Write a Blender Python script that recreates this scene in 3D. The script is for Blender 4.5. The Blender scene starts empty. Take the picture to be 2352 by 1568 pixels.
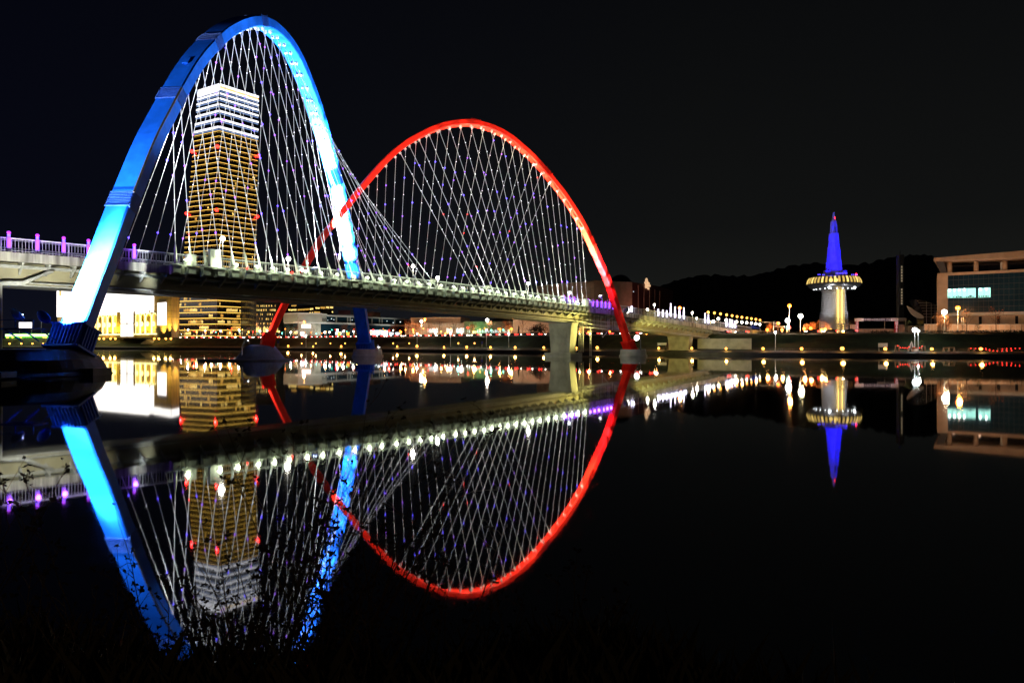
import bpy, math, random
import numpy as np
from mathutils import Vector as V, Matrix
random.seed(7)
sc = bpy.context.scene
COL = sc.collection
TAU = math.tau
F, CZ, HX, HY = 1568.0, 4.1, 1176.0, 788.0        # focal length (in 2352-wide units), eye height, principal column, horizon row

# ------------------------------------------------------------------ camera
cam_d = bpy.data.cameras.new("camera"); cam = bpy.data.objects.new("camera", cam_d); COL.objects.link(cam)
cam.location = (0, 0, CZ); cam.rotation_euler = (math.pi/2, 0, 0)
cam_d.sensor_width = 36; cam_d.lens = 24; cam_d.shift_y = (HY-784.1)/2352
cam_d.clip_start = 0.1; cam_d.clip_end = 12000
sc.camera = cam
sc.view_settings.view_transform = 'Standard'; sc.view_settings.look = 'None'
sc.view_settings.exposure = 0; sc.view_settings.gamma = 1
sc.cycles.use_denoising = True
sc.cycles.max_bounces = 6; sc.cycles.diffuse_bounces = 2; sc.cycles.glossy_bounces = 4
sc.cycles.sample_clamp_indirect = 12
sc.cycles.use_light_tree = True

# ------------------------------------------------------------------ helpers
def P(X, Y, d): return V(((X-HX)/F*d, d, CZ+(HY-Y)/F*d))
def U(X): return (X-HX)/F
def lerp(a, b, t): return a+(b-a)*t
LOC = {}
def tag(o, label=None, cat=None, group=None, kind=None):
    if label: o['label'] = label
    if cat: o['category'] = cat
    if group: o['group'] = group
    if kind: o['kind'] = kind
    return o
def thing(name, label, cat, loc=(0, 0, 0), group=None):
    o = bpy.data.objects.new(name, None); COL.objects.link(o); o.empty_display_size = 0.5
    o.location = loc; LOC[o.name] = V(loc)
    return tag(o, label, cat, group)
def kids(o): return list(o.children)
def copy_tree(o, parent=None):
    c = o.copy(); COL.objects.link(c); c.parent = parent
    for ch in kids(o): copy_tree(ch, c)
    return c
ONES = "first second third fourth fifth sixth seventh eighth ninth tenth eleventh twelfth thirteenth fourteenth fifteenth sixteenth seventeenth eighteenth nineteenth".split()
TENS = {2: "twent", 3: "thirt", 4: "fort", 5: "fift", 6: "sixt"}
def nth(n):
    if n < 20: return ONES[n-1]
    a, b = divmod(n, 10)
    return TENS[a]+"ieth" if b == 0 else TENS[a]+"y-"+ONES[b-1]

class MB:
    def __init__(s): s.v = []; s.f = []; s.m = []
    def add(s, vs, fs, mi=0):
        b = len(s.v); s.v += [V(p) for p in vs]
        for f in fs: s.f.append([b+i for i in f]); s.m.append(mi)
        return s
    def quad(s, a, b, c, d, mi=0): return s.add([a, b, c, d], [(0, 1, 2, 3)], mi)
    def hexa(s, p, mi=0):           # p: 4 bottom + 4 top
        return s.add(p, [(3, 2, 1, 0), (4, 5, 6, 7), (0, 1, 5, 4), (1, 2, 6, 5), (2, 3, 7, 6), (3, 0, 4, 7)], mi)
    def obox(s, c, a, b, u, mi=0):  # half vectors
        c = V(c); a = V(a); b = V(b); u = V(u)
        return s.hexa([c-a-b-u, c+a-b-u, c+a+b-u, c-a+b-u, c-a-b+u, c+a-b+u, c+a+b+u, c-a+b+u], mi)
    def box(s, x0, x1, y0, y1, z0, z1, mi=0):
        return s.hexa([(x0, y0, z0), (x1, y0, z0), (x1, y1, z0), (x0, y1, z0), (x0, y0, z1), (x1, y0, z1), (x1, y1, z1), (x0, y1, z1)], mi)
    def bar(s, p, q, w, h=None, up=(0, 0, 1), mi=0):
        p = V(p); q = V(q); h = h or w; d = (q-p)
        if d.length < 1e-6: return s
        d.normalize(); up = V(up)
        if abs(d.dot(up)) > .98: up = V((1, 0, 0))
        a = d.cross(up).normalized(); b = a.cross(d).normalized()
        return s.obox((p+q)/2, a*w/2, b*h/2, d*(q-p).length/2, mi)
    def tube(s, pts, rad, n=6, mi=0, cap=True):
        pts = [V(p) for p in pts]; m = len(pts)
        if not hasattr(rad, '__len__'): rad = [rad]*m
        b = len(s.v); ref = None
        for i, p in enumerate(pts):
            d = (pts[min(i+1, m-1)]-pts[max(i-1, 0)]).normalized()
            if ref is None or abs(ref.dot(d)) > .95: ref = V((0, 0, 1)) if abs(d.z) < .9 else V((1, 0, 0))
            a = d.cross(ref).normalized(); c = a.cross(d).normalized(); ref = c
            for k in range(n):
                t = TAU*k/n; s.v.append(p+(a*math.cos(t)+c*math.sin(t))*rad[i])
        for i in range(m-1):
            for k in range(n):
                k2 = (k+1) % n
                s.f.append([b+i*n+k, b+i*n+k2, b+(i+1)*n+k2, b+(i+1)*n+k]); s.m.append(mi)
        if cap:
            s.f.append([b+k for k in range(n)][::-1]); s.m.append(mi)
            s.f.append([b+(m-1)*n+k for k in range(n)]); s.m.append(mi)
        return s
    def lathe(s, o, prof, n=24, mi=0, sx=1, sy=1, rot=0):
        o = V(o); b = len(s.v); m = len(prof)
        for r, z in prof:
            for k in range(n):
                t = TAU*k/n+rot; s.v.append(o+V((r*sx*math.cos(t), r*sy*math.sin(t), z)))
        for i in range(m-1):
            for k in range(n):
                k2 = (k+1) % n
                s.f.append([b+i*n+k, b+i*n+k2, b+(i+1)*n+k2, b+(i+1)*n+k]); s.m.append(mi)
        s.f.append([b+k for k in range(n)][::-1]); s.m.append(mi)
        s.f.append([b+(m-1)*n+k for k in range(n)]); s.m.append(mi)
        return s
    def ball(s, c, r, n=10, m=6, mi=0, sz=1):
        pr = [(max(r*math.sin(math.pi*i/m), r*.02), -r*sz*math.cos(math.pi*i/m)) for i in range(m+1)]
        return s.lathe(c, pr, n, mi)
    def prism(s, poly, ext, mi=0):
        poly = [V(p) for p in poly]; ext = V(ext); n = len(poly); b = len(s.v)
        s.v += poly+[p+ext for p in poly]
        s.f.append(list(range(b, b+n))[::-1]); s.m.append(mi)
        s.f.append(list(range(b+n, b+2*n))); s.m.append(mi)
        for k in range(n):
            k2 = (k+1) % n; s.f.append([b+k, b+k2, b+n+k2, b+n+k]); s.m.append(mi)
        return s
    def build(s, name, mat, parent=None, smooth=False, origin=None):
        off = LOC[parent.name] if parent is not None else V((0, 0, 0))
        if parent is None and origin is not None: off = V(origin)
        me = bpy.data.meshes.new(name)
        me.from_pydata([p-off for p in s.v], [], s.f)
        mats = mat if isinstance(mat, (list, tuple)) else [mat]
        for m in mats: me.materials.append(m)
        if len(mats) > 1: me.polygons.foreach_set('material_index', s.m)
        if smooth: me.polygons.foreach_set('use_smooth', [True]*len(me.polygons))
        me.update()
        o = bpy.data.objects.new(name, me); COL.objects.link(o)
        LOC[o.name] = off
        if parent is not None: o.parent = parent
        else: o.location = off
        return o

# ------------------------------------------------------------------ materials
def paint(name, col, rough=.5, metal=0, var=.25, scale=3.0, bump=0, detail=4, spec=.5, st=None):
    m = bpy.data.materials.new(name); m.use_nodes = True; nt = m.node_tree; N = nt.nodes; L = nt.links
    b = N['Principled BSDF']; b.inputs['Roughness'].default_value = rough; b.inputs['Metallic'].default_value = metal
    b.inputs['Specular IOR Level'].default_value = spec
    tc = N.new('ShaderNodeTexCoord'); nz = N.new('ShaderNodeTexNoise'); nz.inputs['Scale'].default_value = scale; nz.inputs['Detail'].default_value = detail
    if st:
        mp = N.new('ShaderNodeMapping'); mp.inputs['Scale'].default_value = st; L.new(tc.outputs['Object'], mp.inputs[0]); L.new(mp.outputs[0], nz.inputs['Vector'])
    else: L.new(tc.outputs['Object'], nz.inputs['Vector'])
    r = N.new('ShaderNodeValToRGB')
    r.color_ramp.elements[0].position = .3; r.color_ramp.elements[1].position = .7
    r.color_ramp.elements[0].color = (*[c*(1-var) for c in col], 1)
    r.color_ramp.elements[1].color = (*[min(1, c*(1+var*.6)) for c in col], 1)
    L.new(nz.outputs['Fac'], r.inputs['Fac']); L.new(r.outputs['Color'], b.inputs['Base Color'])
    if bump:
        bp = N.new('ShaderNodeBump'); bp.inputs['Strength'].default_value = bump; L.new(nz.outputs['Fac'], bp.inputs['Height']); L.new(bp.outputs['Normal'], b.inputs['Normal'])
    return m
def emit(name, col, st, nee=False):
    m = bpy.data.materials.new(name); m.use_nodes = True; nt = m.node_tree
    b = nt.nodes['Principled BSDF']; b.inputs['Base Color'].default_value = (*[c*.5 for c in col], 1)
    b.inputs['Emission Color'].default_value = (*col, 1); b.inputs['Emission Strength'].default_value = st
    if not nee: m.cycles.emission_sampling = 'NONE'
    return m
M = {}
M['blue'] = paint('arch blue paint', (.005, .115, .80), .5, var=.22, scale=.5, detail=9, spec=.12)
M['red'] = paint('arch red paint', (.75, .017, .007), .5, var=.30, scale=.4, detail=9, spec=.12)
M['white_steel'] = paint('white steel', (.72, .74, .74), .45, var=.15, scale=1.5)
M['grey_steel'] = paint('grey galvanised steel', (.42, .44, .42), .5, var=.25, scale=2)
M['rail'] = paint('painted grey rail', (.26, .27, .26), .5, var=.2)
M['dark_steel'] = paint('dark steel', (.05, .05, .055), .5)
M['cable'] = paint('white cable sheath', (.85, .86, .86), .4, var=.08, scale=2)
M['fascia'] = paint('stained concrete fascia', (.36, .36, .29), .75, var=.75, scale=1.1, detail=8, st=(1, 1, .10))
M['girder'] = paint('olive girder paint', (.30, .28, .17), .6, var=.3, scale=.3)
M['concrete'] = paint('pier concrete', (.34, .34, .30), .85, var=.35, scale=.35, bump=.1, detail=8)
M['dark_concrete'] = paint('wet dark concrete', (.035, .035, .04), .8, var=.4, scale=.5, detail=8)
M['asphalt'] = paint('asphalt', (.05, .05, .05), .8, var=.3, scale=.5)
M['grass'] = paint('bank grass', (.024, .036, .011), .9, var=.6, scale=.25, bump=.5, detail=10)
M['ground'] = paint('dry ground', (.09, .08, .06), .9, var=.4, scale=.1, detail=8)
M['hill'] = paint('wooded hill', (.018, .022, .012), .95, var=.5, scale=.05, detail=10)
M['glass_dark'] = paint('dark glass', (.012, .014, .018), .12, var=.3, scale=.2, spec=.6)
M['glass_teal'] = paint('teal curtain glass', (.010, .034, .056), .15, var=.4, scale=.12)
M['beige'] = paint('beige stone cladding', (.42, .31, .22), .75, var=.2, scale=.3)
M['tan'] = paint('tan stone cladding', (.40, .25, .07), .7, var=.2, scale=.2)
M['pale'] = paint('pale render', (.46, .46, .42), .7, var=.15, scale=.25)
M['maroon'] = paint('maroon cladding', (.11, .03, .03), .7, var=.25, scale=.2)
M['bark'] = paint('bark', (.09, .06, .04), .9, var=.4, scale=4)
M['twig'] = paint('dry twig', (.10, .065, .035), .9, var=.4, scale=8)
M['seed'] = paint('dry seed heads', (.03, .022, .014), .9, var=.4, scale=10)
M['leaf_orange'] = paint('autumn leaves', (.24, .075, .012), .8, var=.5, scale=1.2)
M['leaf_green'] = paint('dull green leaves', (.055, .07, .015), .8, var=.5, scale=1.2)
M['leaf_dark'] = paint('dark evergreen leaves', (.014, .022, .010), .85, var=.5, scale=1.2)
M['white_paint'] = paint('white paint', (.75, .75, .75), .5, var=.08)
M['sign_black'] = paint('black lettering', (.02, .02, .025), .6)
M['sign_white'] = emit('lit white lettering', (1, .88, .95), .34)
M['chrome'] = paint('polished metal', (.30, .30, .30), .28, metal=.8, var=.2, scale=.4)
for k, c, s, nee in [('lamp_white', (1, .97, .85), 14, 0), ('lamp_cool', (.9, .97, 1), 14, 0), ('lamp_flood', (1, .98, .88), 7, 0), ('lamp_amber', (1, .40, .06), 5, 0), ('lamp_orange', (1, .20, .02), 5, 0),
                     ('warm_line', (1, .60, .10), 1.7, 0), ('warm_dim', (1, .52, .07), .22, 0), ('win_warm', (1, .70, .20), 1.4, 0), ('win_gold', (1, .55, .10), .7, 0),
                     ('crown_white', (.93, .93, 1), 1.5, 0), ('crown_blue', (.30, .50, 1), .55, 0), ('red_dot', (1, .015, .01), 12, 0),
                     ('violet', (.34, .09, 1), 2.6, 0), ('violet_hot', (.55, .05, 1), 1.5, 0), ('violet_tube', (.34, .10, 1), 1.5, 0), ('bluebulb', (.10, .06, 1), 6, 0), ('whitebulb', (.9, .88, 1), 3, 0),
                     ('store_white', (1, .97, .93), 1.6, 1), ('store_yellow', (1, .66, .06), 1.0, 0), ('store_arch', (1, .90, .42), 1.8, 0),
                     ('screen', (1, .97, 1), 1.8, 0), ('teal_win', (.40, 1, .90), 1.25, 0), ('teal', (.1, 1, .75), 7, 0), ('lime', (.16, 1, .08), 2.4, 0), ('bus_win', (.9, 1, .55), 2.5, 0),
                     ('cool_win', (.75, .9, 1), 1.3, 0), ('post_white', (.80, .75, 1), 3.5, 0), ('headlamp', (1, .9, .8), 18, 0), ('tail', (1, .03, .02), 16, 0),
                     ('gold_win', (1, .66, .16), .75, 0), ('shaft_light', (1, .66, .18), 2.0, 0), ('red_string', (1, .03, .02), 7, 0), ('pink_sign', (1, .5, .5), .3, 0)]:
    M[k] = emit(k.replace('_', ' ')+' glow', c, s, bool(nee))

# ------------------------------------------------------------------ lamps that give light
LI = {}
def spot(parent, loc, target, E, col=(1, 1, 1), ang=40, blend=.5, r=None, size=.3, name='spot_lamp'):
    loc = V(loc); target = V(target); d = target-loc; r = r or d.length
    l = bpy.data.lights.new(name, 'SPOT'); l.energy = E*4*math.pi*r*r; l.color = col
    l.spot_size = math.radians(ang); l.spot_blend = blend; l.shadow_soft_size = size
    o = bpy.data.objects.new(name, l); COL.objects.link(o)
    o.rotation_euler = d.to_track_quat('-Z', 'Y').to_euler()
    if parent is not None: o.parent = parent; o.location = loc-LOC[parent.name]
    else: o.location = loc
    return o
def glow(parent, loc, E, r, col=(1, 1, 1), size=.3, name='bulb_light'):
    l = bpy.data.lights.new(name, 'POINT'); l.energy = E*4*math.pi*r*r; l.color = col; l.shadow_soft_size = size
    o = bpy.data.objects.new(name, l); COL.objects.link(o)
    if parent is not None: o.parent = parent; o.location = V(loc)-LOC[parent.name]
    else: o.location = loc
    return o

# ------------------------------------------------------------------ writing
def text(parent, body, org, right, up, size, mat, name='lettering', extr=.03, align='CENTER', sx=1):
    c = bpy.data.curves.new(name, 'FONT'); c.body = body; c.size = 1; c.extrude = 0; c.align_x = align; c.align_y = 'CENTER'
    t = bpy.data.objects.new(name, c); COL.objects.link(t)
    bpy.context.view_layer.update()
    me = bpy.data.meshes.new_from_object(t.evaluated_get(bpy.context.evaluated_depsgraph_get()))
    bpy.data.objects.remove(t); bpy.data.curves.remove(c)
    right = V(right).normalized(); up = V(up).normalized(); off = LOC[parent.name]
    for v in me.vertices: v.co = V(org)-off+right*v.co.x*size*sx+up*v.co.y*size
    me.materials.clear(); me.materials.append(mat); me.name = name
    o = bpy.data.objects.new(name, me); COL.objects.link(o); o.parent = parent; LOC[o.name] = off
    return o

# ------------------------------------------------------------------ world: dim glow of a city night
w = bpy.data.worlds.new("World"); sc.world = w; w.use_nodes = True
nt = w.node_tree; N = nt.nodes; L = nt.links
bg = N['Background']; tc = N.new('ShaderNodeTexCoord'); sp = N.new('ShaderNodeSeparateXYZ'); L.new(tc.outputs['Generated'], sp.inputs[0])
rp = N.new('ShaderNodeValToRGB'); L.new(sp.outputs['Z'], rp.inputs['Fac'])
e = rp.color_ramp.elements; e[0].position = 0; e[0].color = (.016, .0165, .014, 1); e[1].position = .55; e[1].color = (.0028, .0032, .0042, 1)
x = rp.color_ramp.elements.new(.16); x.color = (.0075, .008, .0078, 1)
mx = N.new('ShaderNodeMapRange'); mx.inputs['From Min'].default_value = -.7; mx.inputs['From Max'].default_value = .25; L.new(sp.outputs['X'], mx.inputs['Value'])
mc = N.new('ShaderNodeMix'); mc.data_type = 'RGBA'; mc.blend_type = 'MULTIPLY'; mc.inputs[0].default_value = 1
rp2 = N.new('ShaderNodeValToRGB'); L.new(mx.outputs[0], rp2.inputs['Fac'])
rp2.color_ramp.elements[0].color = (.30, .36, 1.1, 1); rp2.color_ramp.elements[1].color = (1, 1, 1, 1)
L.new(rp.outputs['Color'], mc.inputs[6]); L.new(rp2.outputs['Color'], mc.inputs[7]); L.new(mc.outputs[2], bg.inputs['Color'])
bg.inputs['Strength'].default_value = .72

# ------------------------------------------------------------------ the far bank: s runs along the shore, l runs inland
O2 = V((65, 247)); SD = V((.727, -.687)); LD = V((.687, .727))
def bend(s):
    if s > 0: return 24*(s/90)**1.4
    if s < -300: return -60*((-s-300)/150)**1.15
    return 0
_LM = ([-9, -2, 10, 35, 41, 57, 64, 80, 400, 6000], [-9, -2, 5, 18, 20.5, 31, 36, 46, 366, 5966])
def bank(s, l, z=None):
    p = O2+SD*s+LD*(float(np.interp(l, *_LM))+bend(s)); zz = hgt(l) if z is None else z
    return V((p.x, p.y, zz))
PROF = [(-9, -2), (-4.2, -1.2), (-4.0, .9), (-3, 1.25), (-2, 1.5), (10, 1.55), (16, 2.3), (24, 4.6), (31, 7.0), (35, 7.55), (64, 7.6), (80, 8), (400, 8.2), (1500, 8.5), (6000, 9)]
def hgt(l): return float(np.interp(l, [a for a, b in PROF], [b for a, b in PROF]))
def s_at(X, l):
    u = U(X); a, b = -1500., 500.
    for _ in range(60):
        m = (a+b)/2; p = bank(m, l)
        if p.x/p.y < u if p.y > 1 else False: a = m
        else: b = m
    return (a+b)/2
def on_bank(X, l, dz=0):
    p = bank(s_at(X, l), l); p.z += dz; return p

mb = MB(); SS = [-1500, -1200, -1000]+list(range(-900, 401, 10))+[520, 700]
for i, s in enumerate(SS):
    for l, z in PROF:
        jz = 0
        if 12 < l < 34: jz = .25*math.sin(s*.21+l)*math.sin(s*.07+l*.5)
        mb.v.append(bank(s, l, z+jz))
n = len(PROF)
for i in range(len(SS)-1):
    for j in range(n-1):
        mb.f.append([i*n+j, (i+1)*n+j, (i+1)*n+j+1, i*n+j+1]); mb.m.append(1 if PROF[j][0] < -2.5 else (2 if PROF[j][0] >= 35 else 0))
o = mb.build('far_bank', [M['grass'], M['dark_concrete'], M['ground']], smooth=False); tag(o, kind='structure')
def sheet(name, s0, s1, l0, l1, z, mat, step=8):
    mb = MB(); ss = list(np.arange(s0, s1+step, step))
    for s in ss: mb.v += [bank(s, l0, z), bank(s, l1, z)]
    for i in range(len(ss)-1): mb.f.append([2*i, 2*i+2, 2*i+3, 2*i+1]); mb.m.append(0)
    return tag(mb.build(name, mat), kind='structure')
sheet('riverside_road', -700, 300, 41, 57, 7.64, M['asphalt'])
sheet('promenade_path', -700, 300, -1.2, 4, 1.565, M['concrete'])
for l0 in (40.4, 57.2):
    mb = MB(); ss = list(np.arange(-700, 300, 8))
    for i in range(len(ss)-1):
        a, b = ss[i], ss[i+1]
        mb.hexa([bank(a, l0, 7.5), bank(b, l0, 7.5), bank(b, l0+.4, 7.5), bank(a, l0+.4, 7.5), bank(a, l0, 7.78), bank(b, l0, 7.78), bank(b, l0+.4, 7.78), bank(a, l0+.4, 7.78)])
    tag(mb.build('road_kerb', M['concrete']), kind='structure')
mb = MB(); ss = list(np.arange(-500, 200, 6))
for s in ss: mb.quad(bank(s, 48.9, 7.65), bank(s+3, 48.9, 7.65), bank(s+3, 49.1, 7.65), bank(s, 49.1, 7.65))
tag(mb.build('lane_marking', M['white_paint']), kind='structure')

# water
m = bpy.data.materials.new('night river water'); m.use_nodes = True; nt = m.node_tree; N = nt.nodes; L = nt.links
b = N['Principled BSDF']; b.inputs['Base Color'].default_value = (.002, .003, .003, 1); b.inputs['Roughness'].default_value = .027; b.inputs['IOR'].default_value = 1.95
tc = N.new('ShaderNodeTexCoord'); mp = N.new('ShaderNodeMapping'); L.new(tc.outputs['Object'], mp.inputs[0]); mp.inputs['Scale'].default_value = (.9, 1.6, 1)
nz = N.new('ShaderNodeTexNoise'); nz.inputs['Scale'].default_value = .55; nz.inputs['Detail'].default_value = 3; L.new(mp.outputs[0], nz.inputs['Vector'])
bp = N.new('ShaderNodeBump'); bp.inputs['Strength'].default_value = .004; bp.inputs['Distance'].default_value = .15
L.new(nz.outputs['Fac'], bp.inputs['Height']); L.new(bp.outputs['Normal'], b.inputs['Normal']); M['water'] = m
mb = MB(); mb.quad((-1600, -60, 0), (900, -60, 0), (900, 1500, 0), (-1600, 1500, 0))
tag(mb.build('river_water', M['water']), kind='structure')

# hills
ridge = [(1050, 760), (1200, 715), (1330, 690), (1450, 672), (1520, 658), (1560, 641), (1610, 634), (1650, 631), (1690, 634), (1730, 632), (1760, 624), (1800, 614), (1840, 608), (1870, 604), (1905, 604), (1950, 608), (1990, 605), (2030, 597), (2060, 590), (2085, 586), (2115, 585), (2150, 590), (2190, 600), (2260, 608), (2352, 615), (2600, 640), (2900, 700)]
mb = MB(); rows = [(700, 0), (780, .25), (900, .62), (1000, .9), (1060, 1), (1200, .8), (1500, 0)]; nx = 220
for i in range(nx):
    X = 1050+(2900-1050)*i/(nx-1); Y = float(np.interp(X, [a for a, b in ridge], [b for a, b in ridge]))
    top = 4.1+(788-Y)/F*1060
    for d, k in rows:
        z = 8+max(0, top-8)*k + (random.uniform(-2.0, 2.5) if 0 < k else 0)
        mb.v.append(V((U(X)*1060*(d/1060)**.9, d, z)))
for i in range(nx-1):
    for j in range(len(rows)-1):
        a = i*len(rows)+j; b2 = (i+1)*len(rows)+j; mb.f.append([a, b2, b2+1, a+1]); mb.m.append(0)
tag(mb.build('wooded_hills', M['hill'], smooth=True), kind='structure')
# ================================================================== THE BRIDGE
A0 = V((-61.5, 111)); DV = V((97.4, 103)); DN = V((-.727, .687)); DW = 13.0
_t = np.array([-.6, -.124, 0, .138, .289, .6, .848, .947, 1.095, 1.334, 1.63, 1.75])
_e = np.array([17.0, 17.2, 17.2, 16.9, 16.7, 15.9, 14.4, 13.8, 12.7, 11.1, 8.3, 7.7])
_pf = np.polyfit(_t, _e, 5)
def dz_(t): return float(np.polyval(_pf, t))
def deck(t, off=0, dz=0):
    p = A0+DV*t+DN*off; return V((p.x, p.y, dz_(t)+dz))
def t_at(X, off=0):
    u = U(X); a = A0+DN*off; return (u*a.y-a.x)/(DV.x-u*DV.y)
T0, T1 = -.42, 1.64
bridge = thing('arch_bridge', 'long cable-stayed bridge with one blue and one red floodlit arch over the river', 'bridge', deck(.5, 6, 0))
def strip(poly, t0, t1, n, close=True, mb=None, mi=0):
    mb = mb or MB(); k = len(poly); b = len(mb.v)
    for i in range(n+1):
        t = lerp(t0, t1, i/n); mb.v += [deck(t, o, z) for o, z in poly]
    for i in range(n):
        for j in range(k):
            j2 = (j+1) % k
            mb.f.append([b+i*k+j, b+i*k+j2, b+(i+1)*k+j2, b+(i+1)*k+j]); mb.m.append(mi)
    mb.f.append([b+j for j in range(k)]); mb.m.append(mi)
    mb.f.append([b+n*k+j for j in range(k)][::-1]); mb.m.append(mi)
    return mb
strip([(.3, 0), (.3, -.45), (DW-.3, -.45), (DW-.3, 0)], T0, T1, 90).build('deck_slab', M['asphalt'], bridge)
strip([(-.15, .12), (-.15, -1.25), (.28, -1.25), (.28, .12)], T0, T1, 90).build('edge_beam', M['fascia'], bridge)
strip([(DW-.28, .12), (DW-.28, -1.25), (DW+.15, -1.25), (DW+.15, .12)], T0, T1, 90).build('edge_beam', M['fascia'], bridge)
strip([(2.6, -.47), (3.3, -4.3), (DW-3.3, -4.3), (DW-2.6, -.47)], T0, T1, 90).build('box_girder', M['girder'], bridge)
strip([(3.0, -4.32), (3.0, -4.52), (DW-3.0, -4.52), (DW-3.0, -4.32)], T0, T1, 90).build('bottom_flange', M['grey_steel'], bridge)
for o_, z_ in ((1.1, -1.75), (1.6, -1.95), (2.0, -4.1)):
    mb = MB(); mb.tube([deck(lerp(T0, T1-.06, i/60), o_, z_) for i in range(61)], .13, 6); mb.build('service_pipe', M['grey_steel'], bridge, smooth=True)
t = T0+.01
while t < T1-.03:      # sloping brackets that carry the deck edge
    mb = MB(); h = DV.normalized()*.14; h = V((h.x, h.y, 0))
    pl = [deck(t, .3, -.5), deck(t, .3, -1.5), deck(t, 2.9, -2.9), deck(t, 2.62, -.5)]
    mb.prism([p-h for p in pl], h*2); mb.build('cantilever_bracket', M['grey_steel'], bridge)
    t += .0235
def railing(off, t0, t1, hgt_, bay=.35):
    mb = MB(); n = int((t1-t0)*141.7/bay); up = V((0, 0, 1)); dd = DV.normalized(); d3 = V((dd.x, dd.y, 0)); n3 = V((DN.x, DN.y, 0))
    for i in range(n+1):
        t = lerp(t0, t1, i/n); post = i % 10 == 0
        p = deck(t, off, .13); w_ = .085 if post else .035
        mb.obox(p+up*hgt_/2, d3*w_, n3*(.07 if post else .03), up*hgt_/2)
    for z_, r_ in ((hgt_*.86, .05), (.22, .05)):
        mb.tube([deck(lerp(t0, t1, i/80), off, .13+z_) for i in range(81)], r_, 6)
    o = mb.build('handrail', M['rail'], bridge)
    mb = MB(); mb.tube([deck(lerp(t0, t1, i/80), off, .13+hgt_) for i in range(81)], .10, 6); mb.build('top_rail', M['white_steel'], o)
railing(.1, T0, T1, 2.0, .42)
railing(DW-.1, T0, T1, 2.0, .84)

# ---------------- the arches: outlines of the outer edge on a slanting plane each
def catmull(pts, n):
    pts = [V(p) for p in pts]; pts = [pts[0]*2-pts[1]]+pts+[pts[-1]*2-pts[-2]]; out = []
    for i in range(1, len(pts)-2):
        for k in range(n):
            t = k/n; a, b, c, d = pts[i-1:i+3]
            out.append(.5*((2*b)+(c-a)*t+(2*a-5*b+4*c-d)*t*t+(3*b-a-3*c+d)*t**3))
    out.append(pts[-2]); return out
def smooth_line(pts, it=3):
    for _ in range(it): pts = [pts[0]]+[(pts[i-1]+pts[i]*2+pts[i+1])/4 for i in range(1, len(pts)-1)]+[pts[-1]]
    return pts
def make_arch(pix, dfun, e, n, w, h, mat, name):
    e = V((*e, 0)).normalized(); n = V((*n, 0)).normalized()
    R = smooth_line(catmull([P(X, Y, dfun(U(X))) for X, Y in pix], 5), 6)
    A = []; m = len(R)
    for i in range(m):
        d = (R[min(i+1, m-1)]-R[max(i-1, 0)]).normalized()
        inn = d.cross(n).normalized()
        mid = V(((R[0].x+R[-1].x)/2, (R[0].y+R[-1].y)/2, 5))
        if inn.dot(mid-R[i]) < 0: inn = -inn
        A.append((R[i], d, inn, n))
    return A
def arch_mesh(A, w, h, i0=0, i1=None, grow=0.0):
    mb = MB(); i1 = len(A) if i1 is None else i1
    for p, d, inn, n in A[i0:i1]:
        c = .18
        q = [(-grow, grow, -grow), ]
        a0 = p+n*grow-inn*grow; b0 = p-n*(w+grow)-inn*grow; c0 = p-n*(w+grow)+inn*(h+grow); d0 = p+n*grow+inn*(h+grow)
        # bevelled rectangle
        mb.v += [a0-n*c, b0+n*c, b0+inn*c, c0-inn*c, c0+n*c, d0-n*c, d0-inn*c, a0+inn*c]
    k = 8
    for i in range(i1-i0-1):
        for j in range(k):
            j2 = (j+1) % k; mb.f.append([i*k+j, i*k+j2, (i+1)*k+j2, (i+1)*k+j]); mb.m.append(0)
    mb.f.append(list(range(k))[::-1]); mb.m.append(0)
    mb.f.append([(i1-i0-1)*k+j for j in range(k)]); mb.m.append(0)
    return mb
BW, BH = 3.6, 2.0
blue_pix = [(176, 797), (191, 754), (221.5, 666), (252, 590), (280, 510), (306, 444), (336.7, 365), (362, 306), (393, 248), (415, 205), (444, 154), (468, 119), (501, 83.5), (522, 64), (547, 48), (574, 38), (595, 35), (615, 38), (635.7, 48), (656, 66.7), (676.8, 92), (697, 126.5), (714, 167.5), (731.5, 212), (746, 258), (765.6, 324.7), (782.7, 393), (793, 430), (803.5, 490), (813, 535), (830, 636), (842.8, 709.7), (853.7, 785), (856, 802)]
RW, RH = 2.6, 1.5
BA = make_arch(blue_pix, lambda u: -65.4/(u-.110), (.1097, .994), (.994, -.1097), BW, BH, None, 'blue')
red_pix = [(606, 800), (613, 773), (647.5, 697.5), (696, 607), (720.7, 565.6), (748.8, 523), (783, 482), (801, 458), (838, 413), (874.7, 370.7), (911, 336), (948, 311), (984.5, 292), (1021, 279), (1058, 273), (1094, 273.6), (1131, 284), (1167.7, 301), (1204, 330), (1241, 365), (1277.5, 409), (1314, 457), (1351, 519), (1369, 559), (1387.4, 599.6), (1405.7, 640), (1422, 691), (1440, 746), (1458, 802)]
RA = make_arch(red_pix, lambda u: 190.0/(1-.522*u), (.886, .463), (.463, -.886), RW, RH, None, 'red')
DIM = {id(BA): (BW, BH), id(RA): (RW, RH)}
barch = arch_mesh(BA, BW, BH).build('arch', M['blue'], bridge); barch['label'] = 'blue arch'
rarch = arch_mesh(RA, RW, RH).build('arch', M['red'], bridge); rarch['label'] = 'red arch'
def near_i(A, X, Y):
    best = 0; bd = 1e9
    for i, (p, d, inn, n) in enumerate(A):
        x = HX+p.x/p.y*F; y = HY-(p.z-CZ)/p.y*F
        q = (x-X)**2+(y-Y)**2
        if q < bd: bd = q; best = i
    return best
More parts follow.
